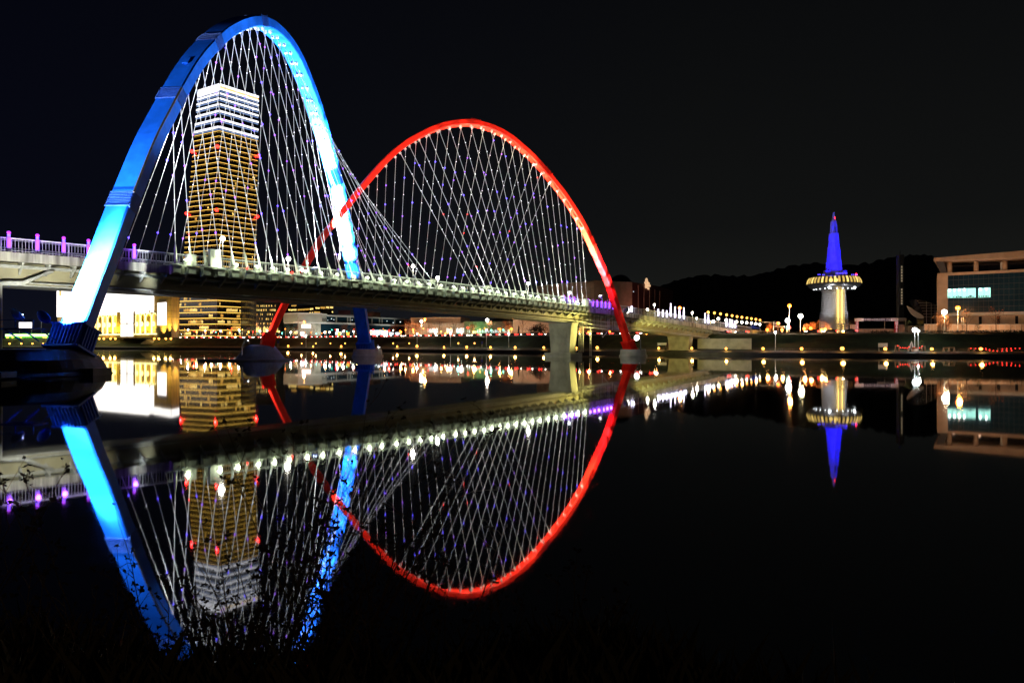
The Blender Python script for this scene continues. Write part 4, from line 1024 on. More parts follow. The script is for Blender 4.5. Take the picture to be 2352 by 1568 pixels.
# spire: three stepped tiers of panelled fins
sp_ = [(17.5, 636), (16.6, 620), (15.4, 606), (13.2, 586), (12.4, 568)], [(11.2, 568), (10.4, 556), (9.2, 536)], [(7.2, 536), (6.4, 520), (5.2, 508)], [(3.6, 508), (2.4, 500), (.5, 488)]
M['spire'] = paint('pale spire panels', (.62, .62, .66), .45, var=.2, scale=.3)
for i, seg in enumerate(sp_):
    mb = MB(); mb.lathe(tc0, [(w_*px, zy(Y)) for w_, Y in seg], 6, rot=math.pi/6)
    for k in range(6):
        t = TAU*k/6+math.pi/6; d3 = V((math.cos(t), math.sin(t), 0)); tn = V((-math.sin(t), math.cos(t), 0))
        for (wa, Ya), (wb, Yb) in zip(seg[:-1], seg[1:]):
            a, b = tc0+d3*wa*px+V((0, 0, zy(Ya))), tc0+d3*wb*px+V((0, 0, zy(Yb)))
            mb.bar(a, b, .5, .7, up=tn)
        if i < 2:
            t2 = t+math.pi/6; d4 = V((math.cos(t2), math.sin(t2), 0)); f = .87
            for s_ in (-.28, .28):
                a = tc0+d4*seg[0][0]*px*f+V((-math.sin(t2), math.cos(t2), 0))*s_*seg[0][0]*px; b = tc0+d4*(seg[-1][0]*px*f+.0)+V((0, 0, 0))
                mb.bar(V((a.x, a.y, zy(seg[0][1]))), V((b.x, b.y, zy(seg[-1][1]))), .35)
    mb.build('spire_tier', M['spire'], ot)
mb = MB()
for k in range(44):
    f = k/44; Yk = lerp(630, 520, f); rk = float(np.interp(Yk, [520, 536, 568, 636], [6.4, 9.0, 12.0, 17.3]))*px*.90
    mb.box(TC.x-.45, TC.x+.45, TC.y-rk-.35, TC.y-rk+.6, zy(Yk), zy(Yk)+.42)
mb.build('ladder_strip', M['dark_steel'], ot)
for sx_ in (-1, 1): mb = MB(); mb.box(TC.x+sx_*19*px-1.5, TC.x+sx_*19*px+1.5, TC.y-4, TC.y, zy(637), zy(622)); mb.build('fin_foot', M['spire'], ot)
mb = MB(); mb.ball(V((TC.x+.3, TC.y-.6, zy(501))), .6, 8, 6); mb.build('warning_lamp', M['red_dot'], ot)
mb = MB(); mb.ball(V((TC.x+41*px, TC.y-6, zy(632))), .6, 8, 6); mb.build('warning_lamp', M['red_dot'], ot)
for k in range(8): mb = MB(); mb.ball(V((TC.x-20*px*.45+k*1.0, TC.y-9, zy(634)+1.0)), .26, 6, 4); mb.build('deck_light', M['bluebulb'], ot)
for s_ in (-48, -44, -38, -34, 28, 32, 36, 40): mb = MB(); mb.ball(V((TC.x+s_*px, TC.y-8, zy(633.5))), .26, 6, 4); mb.build('deck_light', M['bluebulb'], ot)
Bc = (.0012, .0005, 1)
for k, t in enumerate((-2.5, -1.57, -.64)):
    l0 = tc0+V((math.cos(t)*15, math.sin(t)*15, z1+.8)); spot(ot, l0, tc0+V((0, 0, z1+16)), 8, Bc, 70, .7, 20, .5); spot(ot, l0, tc0+V((0, 0, z1+38)), 4, Bc, 40, .7, 40, .5)
for t in (-2.7, -.44): spot(ot, tc0+V((math.cos(t)*26, math.sin(t)*26, ZG+1)), tc0+V((0, 0, ZG+16)), .42, (.82, .84, 1), 90, .8, 20, .6)
glow(ot, tc0+V((0, -12.5, ZG+16)), .12, 4, (1, .75, .3), .5)
spot(ot, tc0+V((-14, -20, ZG+2)), tc0+V((-8, -4, z0)), 1.2, (.95, .95, 1), 60, .8, 36, .6); spot(ot, tc0+V((14, -20, ZG+2)), tc0+V((8, -4, z0)), 1.2, (.95, .95, 1), 60, .8, 36, .6)

# ---------------- dark stair tower
c = pt(2071.5, 430); sl = thing('stair_tower', 'thin dark tower with one column of dim lit windows beyond the gate', 'tower', V((*c, ZG)))
mb = MB(); mb.box(c.x-1.3, c.x+1.5, c.y, c.y+4, ZG, CZ+(HY-585)/F*430); mb.build('wall', M['dark_concrete'], sl)
mb = MB(); mb.bar(V((c.x, c.y+2, CZ+(HY-585)/F*430)), V((c.x, c.y+2, CZ+(HY-575)/F*430)), .3); mb.build('mast', M['dark_steel'], sl)
for Y in (613, 620, 626, 633, 639, 645, 665, 671.5, 678, 684.5, 691, 697): mb = MB(); z = CZ+(HY-Y)/F*430; mb.box(c.x-.55, c.x+.35, c.y-.12, c.y+.05, z-.55, z+.55); mb.build('window', emit('dim stair window', (1, .8, .5), .22) if Y == 613 else bpy.data.materials['dim stair window'], sl)
mb = MB(); mb.box(c.x-2.2, c.x-1.4, c.y-.5, c.y+.5, ZG, CZ+(HY-700)/F*430)
mb.build('downpipe', M['dark_steel'], sl)

# ---------------- right-hand concert hall
hA, hB = pt(2152, 284), pt(2480, 258); hwl = Wall(hA, hB)
ha = thing('concert_hall', 'modern hall with a floating pale roof on columns over a teal glass front', 'hall', V((*pt(2250, 280), ZG)))
def zr(X, Y): return zat(on_line(hA, hB, X), Y)
ZF1 = zr(2177, 633); block(on_line(hA, hB, 2177), hB, 30, ZG+8.4, ZF1).build('glass_front', M['glass_teal'], ha)
block(hA, on_line(hA, hB, 2177), 30, ZG, ZF1).build('end_wall', M['beige'], ha)
mb = MB()
for X in np.arange(2178, 2460, 11.6): hwl.panel(mb, X, X+.5, ZG+8.4, ZF1, .14, .15)
for z in np.arange(ZG+8.4, ZF1, 2.25): hwl.panel(mb, 2177.5, 2470, z, z+.10, .12, .12)
mb.build('mullion_grid', M['dark_steel'], ha)
mb = MB(); hwl.panel(mb, 2153, 2470, ZF1, ZF1+1.1, .5, 30); mb.build('terrace_slab', M['beige'], ha)
mb = MB(); hwl.panel(mb, 2178, 2470, ZG+7.3, ZG+8.35, 1.2, 6); mb.build('lower_slab', M['pale'], ha)
mb = MB(); hwl.panel(mb, 2178, 2470, ZG, ZG+7.2, -1.5, 20); mb.build('podium_wall', M['beige'], ha)
for X in (2207, 2248, 2290, 2332): mb = MB(); hwl.panel(mb, X, X+7, ZG+3.6, ZG+6.8, -1.4, .2); mb.build('podium_window', M['glass_dark'], ha)
rA, rB = hwl.at(2146, z=0, out=4.0), hwl.at(2470, z=0, out=4.0); n2 = hwl.n
zA, zA2 = zr(2146, 601), zr(2146, 594.5); zB, zB2 = zr(2352, 602.5)+1.2, zr(2352, 582.6)+1.2
mb = MB(); q = -n2*34
a1, b1_ = V((rA.x, rA.y, zA)), V((rB.x, rB.y, zB)); a2, b2 = V((rA.x, rA.y, zA2)), V((rB.x, rB.y, zB2))
mb.hexa([a1, b1_, b1_+q, a1+q, a2, b2, b2+q, a2+q]); mb.build('floating_roof', M['beige'], ha)
mb = MB(); pp = [hwl.at(2160, z=ZF1+1.2, out=.3), hwl.at(2176, z=ZF1+1.2, out=.3), hwl.at(2168, z=zr(2160, 602), out=.3), hwl.at(2150, z=zr(2150, 600), out=.3)]
mb.prism(pp, -n2*20); mb.build('raking_screen', M['dark_steel'], ha)
for X in (2181, 2242, 2308, 2380):
    for (off_, nm) in ((1.2, 'column'),):
        p = hwl.at(X, z=0, out=off_-2); mb = MB(); mb.lathe(V((p.x, p.y, 0)), [(.85, ZF1+1.1), (.85, zr(X, 600)+.2)], 14); mb.build(nm, M['beige'], ha, smooth=True)
mb = MB(); hwl.panel(mb, 2186, 2470, ZF1+1.2, zr(2200, 605), -9, .5); mb.build('upper_glass', M['glass_dark'], ha)
mb = MB(); hwl.panel(mb, 2237, 2243, ZF1+1.2, ZF1+4.2, -1, 1); hwl.panel(mb, 2298, 2305, ZF1+1.2, ZF1+4.6, -1, 1); mb.build('roof_cabinet', M['pale'], ha)
for k, (X0, X1, y0, y1) in enumerate(((2176.5, 2187, 664, 684.5), (2187.6, 2198, 663.5, 684.3), (2198.6, 2209.5, 663, 684.1), (2210, 2221, 662.6, 684), (2221.6, 2241, 662.3, 683.8), (2247, 2260, 662, 683.5), (2260.6, 2275, 661, 683))):
    mb = MB(); hwl.panel(mb, X0, X1, zr(X0, y1), zr(X0, y0), .22, .1); o_ = mb.build('lit_window', M['teal_win'], ha)
    mb = MB(); x = X0+1
    while x < X1-2: hh = rnd.uniform(.35, .9); hwl.panel(mb, x, x+rnd.uniform(1, 3), zr(X0, y1)+.1, zr(X0, y1)+.1+hh, .28, .05); x += rnd.uniform(2, 4)
    mb.build('desk_silhouette', M['glass_dark'], o_)
    if k != 4: mb = MB(); hwl.panel(mb, X0+3, X0+6.5, zr(X0, y0)-.9, zr(X0, y0)-.15, .32, .08); mb.build('ceiling_lamp', M['lamp_cool'], o_)
for X in (2165, 2215, 2265, 2320): spot(ha, hwl.at(X, z=ZG+1, out=12), hwl.at(X, z=zr(X, 592)), .30, (1, .56, .36), 60, .8, 32, 1)
for X in (2190, 2250, 2310): spot(ha, hwl.at(X, z=ZF1+1.6, out=-5), hwl.at(X, z=zr(X, 592), out=0), .30, (1, .60, .4), 120, .8, 7, .5)
# glass sail and wedge beside it
s_ = thing('glass_sail', 'pale crescent sail beside a dark curved glass wedge left unlit before the hall', 'sculpture', V((*pt(2110, 300), ZG)))
def z3(x, y): return (3300+x/2.613)/1.7415, (850+y/2.613)/1.7415
def poly3(lst, d, dep, nm, mat):
    mb = MB(); mb.prism([P(*z3(x, y), d+(x-1000)*.01) for x, y in lst], V((0, dep, 0))); return mb.build(nm, mat, s_)
poly3([(862, 975), (880, 1015), (910, 1060), (940, 1084), (972, 1101), (1002, 1106), (1031, 1106), (1030, 1083), (1000, 1060), (950, 1032), (900, 997)], 302, .8, 'crescent_sail', M['pale'])
poly3([(948, 908), (1000, 911), (1060, 926), (1120, 947), (1172, 972), (1172, 1165), (1040, 1165), (1036, 1100), (1022, 1040), (1000, 985), (975, 945)], 308, 6, 'glass_wedge', M['glass_dark'])
mb = MB()
for y, x0, x1 in ((925, 962, 1056), (945, 975, 1110), (970, 990, 1165), (1000, 1003, 1170), (1030, 1016, 1170), (1060, 1026, 1170), (1090, 1033, 1170)): mb.bar(P(*z3(x0, y), 307.6), P(*z3(x1, y), 309), .1)
for x, y0 in ((1060, 928), (1110, 945), (1150, 962)): mb.bar(P(*z3(x, y0), 307.8), P(*z3(x, 1160), 307.8), .1, up=(1, 0, 0))
mb.build('glazing_bars', M['grey_steel'], s_)

# ---------------- site gate with lettering, site hoardings
def g5(x, y): return (3380+x/5.88)/1.7415, (1240+y/5.88)/1.7415
gd = 300; gt = thing('site_gate', 'red and white construction site gate with a dark lettered beam', 'gate', P(2012, 766, gd))
def gpan(x0, x1, y0, y1, mat, nm, d=gd, th=.8, par=None):
    X0, Y0 = g5(x0, y0); X1, Y1 = g5(x1, y1); a, b = P(X0, Y1, d), P(X1, Y0, d); mb = MB(); mb.box(a.x, b.x, d, d+th, max(a.z, 7), b.z); return mb.build(nm, mat, par or gt)
M['gate_red'] = paint('red gate panel', (.36, .03, .03), .6, var=.12); M['gate_navy'] = paint('navy gate panel', (.022, .010, .028), .8)
gpan(248, 440, 192, 264, M['white_paint'], 'beam_panel'); gpan(441, 1077, 190, 262, M['gate_navy'], 'beam'); gpan(1078, 1252, 186, 256, M['white_paint'], 'beam_panel')
gpan(254, 325, 268, 560, M['gate_red'], 'post'); gpan(1180, 1247, 262, 560, M['gate_red'], 'post')
def gtext(s, x, y, sz, mat): text(gt, s, P(*g5(x, y), gd)+V((0, -.06, 0)), (1, 0, 0), (0, 0, 1), sz, mat)
gtext('대전국제전시컨벤션센터 건립공사', 758, 228, 1.12, M['sign_white'])
for k, ch in enumerate('ⓖGATE'): gtext(ch if k else '@', 1213, 288+k*52, 1.45, M['sign_white'])
for k, ch in enumerate('대전마케팅공사'): gtext(ch, 284, 296+k*42, 1.05, M['sign_white'])
gtext('대전광역시', 330, 232, .55, M['sign_black']); gtext('종합건설', 1165, 222, .6, M['sign_black'])
spot(gt, P(*g5(750, 560), gd-9)+V((0, 0, .5)), P(*g5(750, 240), gd), 1.3, (1, .48, .42), 130, .8, 9, .6)
spot(gt, P(*g5(330, 560), gd-8)+V((0, 0, .5)), P(*g5(300, 300), gd), 1.5, (1, .48, .42), 100, .8, 9, .6)
spot(gt, P(*g5(1180, 560), gd-8)+V((0, 0, .5)), P(*g5(1180, 300), gd), 1.5, (1, .48, .42), 100, .8, 9, .6)
def hoarding(x0, x1, y0, y1, d, lb, mat='beige', nm='site_hoarding', cols=6):
    X0, Y0 = x0, y0; a, b = P(x0, y1, d), P(x1, y0, d); th = thing(nm, lb, 'hoarding', V(((a.x+b.x)/2, d, 7.6)), 'construction site hoardings')
    mb = MB(); mb.box(a.x, b.x, d, d+.2, 7.4, b.z); mb.build('sheeting', M[mat], th)
    mb = MB()
    for k in range(cols+1): x = lerp(a.x, b.x, k/cols); mb.box(x-.05, x+.05, d-.07, d+.01, 7.4, b.z)
    mb.build('joint_strips', M['grey_steel'], th)
    mb = MB(); mb.box(a.x, b.x, d-.1, d+.3, b.z+.003, b.z+.15); mb.build('coping', M['grey_steel'], th); return th
hoarding(1952.5, 1965, 746, 768, 299, 'short pale hoarding panel beside the red gate post', cols=2)
hoarding(1973, 2056, 755.5, 768, 309, 'low dim hoarding inside the site gate', cols=9)
hoarding(2064, 2078, 746, 768, 303, 'pale hoarding panel just past the second gate post', cols=2)
hoarding(2078, 2122, 749, 768, 306, 'shadowed hoarding stretch behind the young trees', 'concrete', cols=5)
hoarding(2123, 2152, 745, 771, 262, 'bright hoarding corner behind the round white lamp', cols=4)
hoarding(2176, 2440, 745.5, 771, 256, 'long peach-lit hoarding below the concert hall', cols=22)
for X, d in ((2140, 256), (2190, 250), (2230, 250), (2270, 250), (2310, 250), (2345, 250)):
    spot(None, V((P(X, 770, d-6).x, d-6, 8.8)), P(X, 757, d+4), 4.2, (1, .55, .30), 130, .8, 8, .6)
sk = thing('site_office', 'grey flat-roofed site shelter behind the gate beam', 'building', P(2060, 766, 320)); mb = MB(); a, b = P(2030, 737, 322), P(2082, 730, 322); mb.box(a.x, b.x, 322, 328, a.z, b.z); mb.build('roof', M['grey_steel'], sk)
for X in (2032, 2055, 2080): mb = MB(); p = P(X, 737, 323); mb.bar(V((p.x, 323, 7.8)), p, .3); mb.build('post', M['grey_steel'], sk)
# ================================================================== STREET FURNITURE, TREES, CARS
rnd = random.Random(5); RJ = random.Random(8)
# amber path lamps on the quay
def bollard(p, lb, grp, mat, col, r, h, E, rr):
    th = thing('path_lamp', lb, 'path lamp', p, grp)
    mb = MB(); mb.lathe(p, [(.16, -.05), (.16, .1), (.07, .14), (.07, h)], 8); mb.build('post', M['dark_steel'], th)
    c = V(p)+ZU*(h+r*.8); mb = MB(); mb.ball(c, r, 10, 7); mb.build('globe', M[mat], th, smooth=True)
    if E: glow(th, c+V((0, -r-.15, 0)), E, rr, col, r)
    return th
pl_ = [584, 662, 719.5, 783.8, 867.6, 912.4, 957.8, 1019.8, 1072, 1126.6, 1183.2, 1248.9, 1323.6, 1371.8, 1513, 1588.8, 1667.5, 1752.5, 1841, 1934.5, 2033.3, 2140, 2252.7]
for i, X in enumerate(pl_):
    p = on_bank(X, -1.6); d = p.y; top = CZ+(HY-(795.5 if X < 1000 else lerp(797, 801, min(1, (X-1000)/900))))/F*d
    bollard(p, 'amber globe lamp on the far quay edge, %s along from the red far foot' % nth(i+1), 'amber lamps along the far quay', 'lamp_amber', (1, .52, .12), RJ.uniform(.40, .62), max(.3, top-p.z-.4), 6.0, 2.2)
for i, X in enumerate((693, 725.6, 759, 792.7, 903, 940, 1052.7, 1090)):
    p = on_bank(X, 9); bollard(p, 'small pale lamp on the far grass slope, %s past the blue far leg' % nth(i+1), 'small lamps on the far grass', 'lamp_amber', (1, .6, .25), .36, max(.4, CZ+(HY-789.5)/F*p.y-p.z), 3.0, 2)
for i, (X, Y) in enumerate(((22, 789), (49, 789), (74.6, 789), (99, 789), (17, 775), (28.8, 774), (48, 774), (77, 774), (100, 774), (105, 775), (113, 775))):
    p = on_bank(X, 8 if Y > 780 else 30); z = CZ+(HY-Y)/F*p.y
    bollard(p, 'small warm lamp on the embankment beyond the drum pier, %s of its rows' % nth(i+1), 'small lamps beyond the drum pier', 'lamp_amber', (1, .6, .2), .62, max(.3, z-p.z-.5), 2.0, 3)
for i, X in enumerate((228, 238.6, 254, 265, 354.6, 365, 381, 392.6)):
    p = on_bank(X, 26); z = CZ+(HY-778)/F*p.y
    bollard(p, 'yellow wall lamp on the embankment below the department store, %s from the blue leg' % nth(i+1), 'yellow lamps below the store', 'lamp_amber', (1, .7, .2), .75, max(.3, z-p.z-.5), 4.0, 3.2)
# taller posts with white heads on the grass
for i, (X, Y, l) in enumerate(((703, 770, 10), (958, 766, 12), (1034.8, 766, 14), (1117, 757.5, 16), (1168.5, 766, 14), (1781, 763, 8), (2109, 760, 10))):
    p = on_bank(X, l); top = P(X, Y, p.y)
    street_lamp(p, top, 'slim white post lamp on the far grass bank, %s going towards the concert hall' % nth(i+1), 'white post lamps on the far grass', 'lamp_cool', (.95, 1, .9), 3.0, r=.38, rr=4, body='white_steel')
# road lamps
for i, (X, Y, mat, col, lb) in enumerate((
    (95, 723, 'lamp_white', (1, 1, .9), 'tall white street lamp far off behind the drum pier'),
    (699, 739, 'lamp_orange', (1, .4, .1), 'orange street lamp above the white advertising screen'),
    (976, 733, 'lamp_orange', (1, .4, .1), 'orange street lamp beside a white twin near the beige hall'),
    (968, 738, 'lamp_white', (1, .9, .7), 'white street lamp beside an orange twin near the beige hall'),
    (1119, 735, 'lamp_white', (1, .9, .7), 'white street lamp over the green-lit office block'),
    (1561, 707, 'lamp_orange', (1, .35, .08), 'lone orange street lamp rising behind the bridge approach'),
    (1813, 702, 'lamp_orange', (1, .3, .05), 'deep orange street lamp above the traffic signals'),
    (1838.6, 726, 'lamp_white', (1, .75, .4), 'pale peach street lamp next to the traffic signals'),
    (1809, 736, 'lamp_cool', (.95, 1, .95), 'dazzling white lamp above the traffic signals'),
    (2169, 716.6, 'lamp_white', (1, .8, .5), 'bright peach street lamp over the orange tree by the hall'),
    (2200, 707, 'lamp_orange', (1, .35, .06), 'orange street lamp before the concert hall glass front'),
    (1483, 768, 'lamp_amber', (1, .5, .2), 'dim amber lamp on the road behind the red arch foot'))):
    p = on_bank(X, 59 if X > 500 else 45); top = P(X, Y, p.y)
    street_lamp(p, top, lb, 'street lamps along the riverside road', mat, col, 16, arm=None if mat == 'lamp_cool' else 1, r=.85 if mat != 'lamp_orange' else .7, rr=7)
# lamps lining the approach road beyond the abutment, two rows
for row, lst in enumerate((((1626.6, 717), (1641, 718.7), (1655, 720.7), (1669, 723), (1681.6, 724.8), (1693, 727), (1704, 728.5), (1715.6, 730), (1726, 731.5), (1736, 733), (1745.6, 735)), ((1650, 732), (1668, 735), (1680, 737), (1692, 739), (1704, 740), (1715, 741), (1726, 742), (1736, 743.5), (1745, 745)))):
    for i, (X, Y) in enumerate(lst):
        k = i/(len(lst)-1); d = lerp(330, 400, k) if row == 0 else lerp(310, 380, k)
        b_ = P(X, 700, d); b_.z = 8.1; top = P(X, Y, d)
        street_lamp(b_, top, 'amber lamp in the %s row along the approach road, %s from the bridge' % (('taller' if row == 0 else 'lower'), nth(i+1)), 'amber lamps along the approach road', 'lamp_amber' if row == 0 else 'lamp_white', (1, .6, .2), 3, r=.62, rr=4, light=i % 3 == 0)
# balustrade of the approach, warm lit
a, b = P(1690, 752, 325), P(1768, 757, 395); th = thing('balustrade', 'amber lit balustrade of short posts along the approach road', 'balustrade', V((a.x, a.y, 8.1)))
mb = MB(); a.z = b.z = 8.1
for k in range(26): p = a.lerp(b, k/25); mb.obox(p+ZU*1.5, V((.3, 0, 0)), V((0, .3, 0)), ZU*1.5)
mb.bar(a+ZU*1.5, b+ZU*1.5, .3, 2.2); mb.build('posts', M['beige'], th)
for k in (.1, .5, .9): spot(th, a.lerp(b, k)+V((0, -5, .6)), a.lerp(b, k)+ZU*2, 5, (1, .72, .15), 140, .8, 5, .5)
# blue canopy tent
c = P(1729.5, 757, 300); c.z = 8; th = thing('canopy_tent', 'small blue peaked canopy tent at the end of the bridge', 'tent', c)
mb = MB(); z0, z1 = CZ+(HY-755)/F*300, CZ+(HY-747)/F*300; w_ = 2.7
mb.add([c+V((-w_, -2, z0-8)), c+V((w_, -2, z0-8)), c+V((w_, 2, z0-8)), c+V((-w_, 2, z0-8)), c+V((-.5, 0, z1-8)), c+V((.6, 0, z1-8))], [(0, 1, 5, 4), (1, 2, 5), (2, 3, 4, 5), (3, 0, 4), (3, 2, 1, 0)])
M['canvas'] = paint('blue canvas', (.03, .06, .42), .7); mb.build('canopy', M['canvas'], th)
for x in (-w_+.1, w_-.1):
    for y in (-1.9, 1.9): mb = MB(); mb.bar(c+V((x, y, -.3)), c+V((x, y, z0-8)), .1); mb.build('leg', M['grey_steel'], th)
glow(th, c+V((0, -4, 3.5)), 1.6, 3, (.7, .8, 1), .3)
# traffic signals
def signal(X, Y0, Y1, l, lb, heads):
    p = on_bank(X, l); th = thing('traffic_signal', lb, 'traffic signal', p, 'traffic signals on the riverside road'); z0 = CZ+(HY-Y0)/F*p.y
    mb = MB(); mb.tube([p, V((p.x, p.y, z0+.6))], [.16, .1], 8); mb.tube([V((p.x, p.y, z0+.3)), V((p.x-5, p.y, z0+.4))], [.09, .06], 6); mb.build('pole', M['grey_steel'], th)
    for dx, mat in heads:
        c = V((p.x+dx, p.y-.3, z0-.1)); mb = MB(); mb.obox(c, V((1.0, 0, 0)), V((0, .2, 0)), ZU*.42); h = mb.build('signal_head', M['dark_steel'], th)
        mb = MB(); mb.ball(c+V((.3, -.25, 0)), .62, 8, 6); mb.build('lens', M[mat], h)
signal(341.5, 766, 0, 40, 'teal glowing traffic signal at the junction below the department store', ((0, 'teal'),))
signal(389, 757, 0, 40, 'traffic signal with teal and red heads before the tall tower foot', ((0, 'teal'), (-4, 'red_dot')))
signal(1807, 752, 0, 58, 'traffic signal with red over green below the dazzling white lamp', ((0, 'teal'), (.4, 'red_dot')))
signal(1777, 742, 0, 58, 'traffic signal post with an amber arrow by the orange trees', ((1.2, 'lamp_orange'),))
# advertising screens and boards
def board(X0, X1, Y0, Y1, l, lb, mat, legs=True, nm='sign_board', cat='sign board', txt=None, grp=None):
    p = on_bank((X0+X1)/2, l); d = p.y; a, b = P(X0, Y1, d), P(X1, Y0, d); th = thing(nm, lb, cat, p, grp)
    mb = MB(); mb.box(a.x, b.x, d, d+.25, a.z, b.z); mb.build('panel', M[mat], th)
    mb = MB(); mb.box(a.x-.1, b.x+.1, d-.03, d+.28, b.z+.002, b.z+.12); mb.box(a.x-.1, b.x+.1, d-.03, d+.28, a.z-.12, a.z-.002); mb.build('frame', M['dark_steel'], th)
    if legs:
        for x in (a.x+.2, b.x-.2): mb = MB(); mb.bar(V((x, d+.14, p.z-.2)), V((x, d+.14, a.z-.1)), .16); mb.build('leg', M['grey_steel'], th)
    if txt: text(th, txt, V(((a.x+b.x)/2, d-.03, (a.z+b.z)/2)), (1, 0, 0), ZU, (b.z-a.z)*.42, M['sign_black'])
    return th
board(693, 714, 744.8, 753.5, 60, 'glaring white advertising screen below the research building banner', 'screen', nm='advertising_screen', cat='screen')
t_ = board(43.5, 73, 740, 753, 50, 'glaring white screen above the green buses by the near pier', 'screen', nm='advertising_screen', cat='screen')
board(1510.5, 1531, 787, 792.6, 10, 'low white lettered banner board on the quay beyond the red arch foot', 'white_paint', txt='CAUTION' if False else None)
board(2018, 2038.5, 788, 797, 6, 'pale blank notice board on two legs among the quay lamps', 'white_paint')
board(2238, 2265, 774.5, 777.5, 30, 'thin pale board on the dark slope below the concert hall', 'white_paint', legs=False)
board(221, 229, 755, 759, 40, 'blue road sign before the golden arches beside the blue leg', 'canvas')
board(1105, 1109, 784, 790, 12, 'small blue board on the grass near the river pier', 'canvas')
board(637, 641, 782, 788, 12, 'small dark blue board on the grass near the red far leg', 'canvas')
p = on_bank(694.5, 60); th = thing('light_pillar', 'glowing white tapered pillar lamp under the advertising screen', 'lamp', p); mb = MB(); mb.lathe(p, [(.9, 0), (1.0, 1), (1.6, 4.0), (1.1, 4.6)], 12); mb.build('glowing_shaft', M['screen'], th); mb = MB(); mb.lathe(p, [(1.3, -.1), (1.2, .2)], 12); mb.build('plinth', M['concrete'], th); glow(th, p+V((0, -3, 2.5)), 2, 4, (.9, .95, 1), .5)
for i, X in enumerate((779, 799, 824)):
    p = on_bank(X, 60); th = thing('light_sculpture', 'yellow glowing tapered ornament by the road near the blue far leg, %s of three' % nth(i+1), 'ornament', p, 'yellow ornaments by the road')
    mb = MB(); mb.lathe(p, [(.8, 0), (1.1, 1.2), (.9, 2.5), (1.3, 3.8)], 8); mb.build('glowing_body', M['store_yellow'], th); mb = MB(); mb.lathe(p, [(.9, -.1), (.9, .1)], 8); mb.build('plinth', M['dark_steel'], th)
for i, (X, Y) in enumerate(((790, 760), (812, 761), (746, 763), (757, 763), (775, 758))):
    p = on_bank(X, 62); street_lamp(p, P(X, Y, p.y), 'small white globe lamp before the research building, %s along' % nth(i+1), 'globe lamps before the research building', 'lamp_white', (1, .95, .8), 3, r=.6, rr=4, light=i < 3)
p = on_bank(2101, 10); street_lamp(p, P(2101, 757.5, p.y), 'big round milky lamp next to the slim white post lamp', None, 'lamp_cool', (.8, 1, 1), 4, r=.7, rr=4, body='white_steel')
for i, (X, Y, mt, col) in enumerate(((432, 757, 'lamp_white', (1, .95, .8)), (452, 762, 'lamp_amber', (1, .6, .2)), (471, 759, 'lamp_white', (1, .95, .8)), (486, 763, 'lamp_amber', (1, .6, .2)), (507, 760, 'lamp_white', (1, 1, .95)), (528, 763, 'lamp_amber', (1, .6, .2)), (549, 758, 'lamp_white', (1, .95, .8)), (571, 762, 'lamp_amber', (1, .6, .2)), (597, 760, 'lamp_white', (1, .95, .8)), (622, 763, 'lamp_amber', (1, .6, .2)), (641, 761, 'lamp_amber', (1, .6, .2)), (668, 763, 'lamp_white', (1, .95, .8)), (852, 763, 'lamp_orange', (1, .3, .1)), (884, 760, 'lamp_amber', (1, .5, .2)), (921, 762, 'lamp_orange', (1, .4, .1)), (949, 757, 'lamp_orange', (1, .4, .1)), (1000, 764, 'lamp_white', (1, .95, .8)), (1028, 762, 'lamp_amber', (1, .5, .2)), (1060, 763, 'lamp_white', (.9, 1, .9)), (1088, 762, 'lamp_amber', (1, .5, .2)), (1148, 756, 'lamp_orange', (1, .4, .1)), (1175, 755, 'lamp_orange', (1, .4, .1)), (1331, 762, 'lamp_orange', (1, .35, .1)), (1352, 763, 'lamp_orange', (1, .35, .1)), (1400, 762, 'lamp_orange', (1, .35, .1)), (1506, 763, 'lamp_orange', (1, .35, .1)), (1530, 763, 'lamp_orange', (1, .35, .1)), (1762, 757, 'lamp_orange', (1, .4, .1)), (1796, 757, 'lamp_orange', (1, .4, .1)), (1847, 755, 'lamp_orange', (1, .4, .1)), (1862, 754, 'lamp_orange', (1, .4, .1)))):
    p = on_bank(X, 58.2); street_lamp(p, P(X, Y, p.y), 'short roadside lamp on the far pavement, %s from the store corner' % nth(i+1), 'short lamps along the far pavement', mt, col, 14 if mt != 'lamp_white' else 7, r=.55, rr=4)
GL = [(X, RJ.uniform(754, 768)) for X in np.arange(417, 660, 9.5)]+[(X, RJ.uniform(755, 767)) for X in np.arange(702, 930, 12)]+[(X, RJ.uniform(752, 766)) for X in np.arange(934, 1180, 13)]
for i, (X, Y) in enumerate(GL):
    X += RJ.uniform(-3, 3); mt, col = RJ.choice((('lamp_amber', (1, .6, .2)), ('lamp_amber', (1, .6, .2)), ('lamp_orange', (1, .3, .1)), ('lamp_orange', (1, .3, .1)), ('lamp_white', (1, .95, .8)), ('red_dot', (1, .05, .03)), ('teal', (.1, 1, .7))))
    l = RJ.choice((61, 62.5, 64)); p = on_bank(X, l); street_lamp(p, P(X, Y, p.y), 'little forecourt lamp behind the far pavement, %s counting from the tall tower foot' % nth(i+1), 'little forecourt lamps', mt, col, 5, r=RJ.uniform(.22, .46), rr=4, light=i % 3 == 0)
# glass kiosk sign car showroom light by the road
board(770, 784, 762, 769, 62, 'oval white and blue lit shop sign by the road', 'cool_win')
